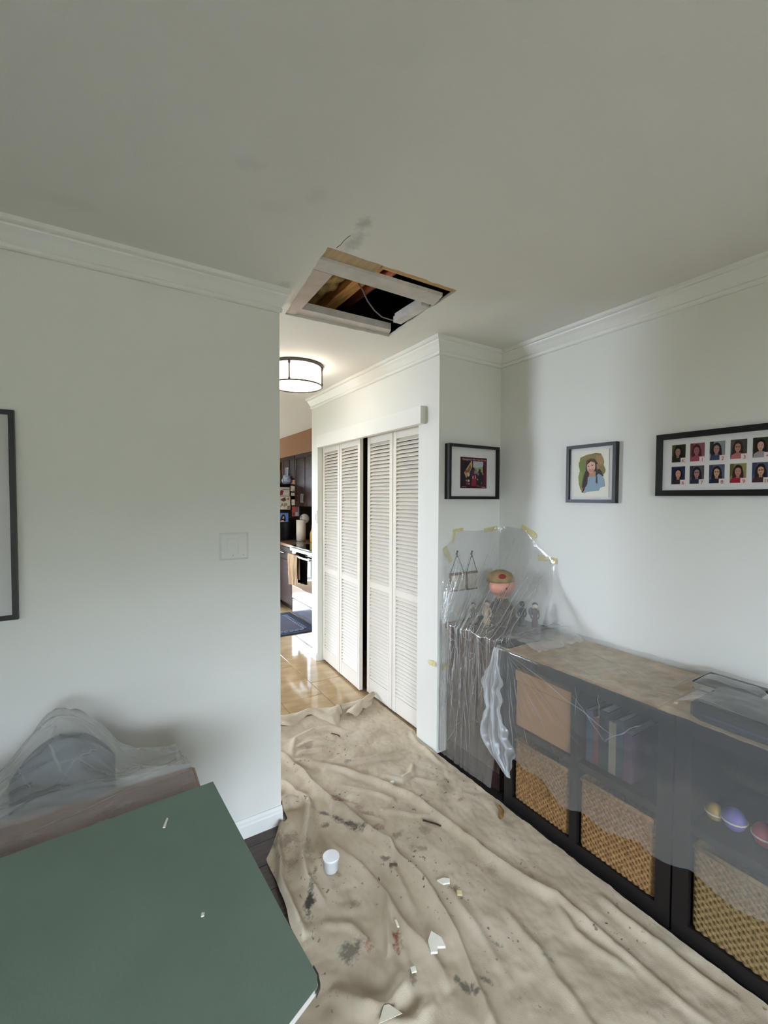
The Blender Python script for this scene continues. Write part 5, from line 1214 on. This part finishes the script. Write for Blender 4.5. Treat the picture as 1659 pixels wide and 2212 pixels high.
figurine(2.040, 1.640, 0.150, mat('maroon_resin', rgb(66, 34, 34), .5, .3), mat('ivory_head', None), mat('black_hair', rgb(28, 24, 24), .6, .2), 'dark maroon figurine with a teal pack at the right', mat('teal_pack', rgb(42, 66, 74), .5, .3))

# clear plastic taped over the corner
def cplast(u, v):
    top = interp(u, [(0, 1.215), (0.08, 1.28), (0.14, 1.328), (0.45, 1.336), (0.58, 1.345), (0.74, 1.335), (0.86, 1.24), (1.0, 1.17)])
    top += -0.012 * math.sin(math.pi * min(1, max(0, (u - .14) / .31))) if .14 < u < .45 else 0
    # path on the walls at the top
    pw = [(0.0, 1.668, 2.002), (0.45, 2.09, 2.002), (0.55, 2.132, 1.95), (1.0, 2.132, 1.585)]
    wx = interp(u, [(a, b) for a, b, c in pw]); wy = interp(u, [(a, c) for a, b, c in pw])
    # path around the front of the cabinet top and down its front
    pf = [(0.0, 1.652, 2.0), (0.25, 1.650, 1.93), (0.6, 1.650, 1.74), (0.85, 1.652, 1.585), (0.93, 1.74, 1.54), (1.0, 1.95, 1.535)]
    fx = interp(u, [(a, b) for a, b, c in pf]); fy = interp(u, [(a, c) for a, b, c in pf])
    zc = 0.80 + 0.02 * nz(u * 8, 2.2)
    bot = interp(u, [(0, 0.03), (0.5, 0.025), (0.85, 0.03), (0.9, 0.60), (1.0, 0.74)])
    if v < 0.5:
        k = v / 0.5
        z = top + (zc - top) * k
        e = k ** 1.6
        x = wx + (fx - wx) * e; y = wy + (fy - wy) * e
    else:
        k = (v - 0.5) / 0.5
        z = zc + (bot - zc) * k
        x, y = fx, fy; e = 1
    amp = 0.004 + 0.013 * min(1, v * 3)
    f1 = fb(u * 9 + 0.5 * nz(v * 3, 3), v * 1.6, 1.0, 2); f2 = fb(u * 26, v * 5, 7.0, 2)
    cr = amp * (f1 + 0.16 * f2)
    # crumpled gathers lower down
    cr += 0.012 * math.exp(-((v - 0.78) / .12) ** 2) * nz(u * 11, v * 16, 4) if v > .5 else 0
    if v < 0.5:
        x -= abs(cr) * .7; y -= abs(cr) * .7
        x = min(x, 2.139); y = min(y, 2.009)
    else:
        x -= abs(cr) * (1 if u < .9 else .3); y += 0.3 * cr * (0 if u < .04 else 1)
        y = min(y, 2.003)
    return Vector((x, y, z))
cps = thing('plastic_sheet', 'crinkled clear plastic sheet taped over the corner cabinet and figurines', 'plastic sheet', (1.9, 1.8, 0.03))
MB().grid(cplast, 240, 260).build('sheet', CLEARF, cps, True)
rc = random.Random(11)
PT = []
for k in range(60):
    u = rc.uniform(.02, .92); v = rc.uniform(.12, .5); PT.append((u, v, u + rc.uniform(-.05, .05), v + rc.uniform(.12, .35), k))
for k in range(26):
    u = rc.uniform(.02, .8); v = rc.uniform(.5, .8); PT.append((u, v, u + rc.uniform(-.10, .10), min(.98, v + rc.uniform(.08, .25)), 40 + k))
for k in range(50):
    u = rc.uniform(.05, .85); v = rc.uniform(.43, .62); PT.append((u, v, u + rc.uniform(-.06, .06), v + rc.uniform(-.03, .03), 70 + k))
PT += [(.12, .66, .45, .84, 101), (.45, .84, .25, .95, 102), (.62, .30, .30, .62, 103), (.95, .12, .86, .46, 104), (.90, .14, .83, .48, 105), (.93, .2, .90, .48, 106)]
creases(cplast, PT, CREASE, cps, 0.0018, 0.0036)

# tape pieces
def tape(c, ux, uy, nrm, w_, h_, lab, bend=None):
    c, ux, uy, nrm = Vector(c), Vector(ux).normalized(), Vector(uy).normalized(), Vector(nrm)
    o = MB().grid(lambda u, v: c + ux * (u - .5) * w_ + uy * (v - .5) * h_ + nrm * (0.0022 + 0.0012 * nz(u * 4, v * 3, c.x * 9)) + uy * 0.003 * nz(u * 5, v, c.z * 7), 8, 4)
    return tag(o.build('tape_strip', TAPE), lab, 'tape', 'masking tape holding the clear plastic')
NY = (0, -1, 0); NX = (-1, 0, 0)
tape((1.79, 2.012, 1.330), (1, 0, .12), (-.12, 0, 1), NY, 0.085, 0.018, 'narrow tape strip at the top left of the clear plastic')
tape((1.757, 2.012, 1.290), (.2, 0, 1), (1, 0, -.2), NY, 0.085, 0.014, 'narrow upright tape strip at the left shoulder of the clear plastic')
tape((2.065, 2.012, 1.325), (1, 0, .10), (-.1, 0, 1), NY, 0.12, 0.028, 'tape strip on the narrow wall beside the room corner')
tape((2.142, 1.775, 1.325), (0, -1, -.5), (0, -.5, 1), NX, 0.125, 0.028, 'slanted tape strip on the right wall beside the room corner')
tape((1.710, 2.012, 1.185), (.55, 0, -1), (1, 0, .55), NY, 0.105, 0.036, 'slanted tape strip left of the hanging plaques')
tape((2.142, 1.672, 1.175), (0, -1, 0.02), (0, 0, 1), NX, 0.065, 0.036, 'pale tape piece on the right wall beside the clear plastic')
tape((2.142, 1.600, 1.168), (0, -1, -.05), (0, 0, 1), NX, 0.045, 0.036, 'darker tape piece on the right wall beside the clear plastic')
tape((1.632, 2.05, 0.535), (0, -1, .1), (0, 0, 1), (-1, 0, 0), 0.06, 0.03, 'tape strip low on the closet wall edge')
tape((1.685, 1.985, 0.525), (1, 0, .05), (0, 0, 1), NY, 0.07, 0.032, 'tape strip low on the clear plastic beside the closet wall')
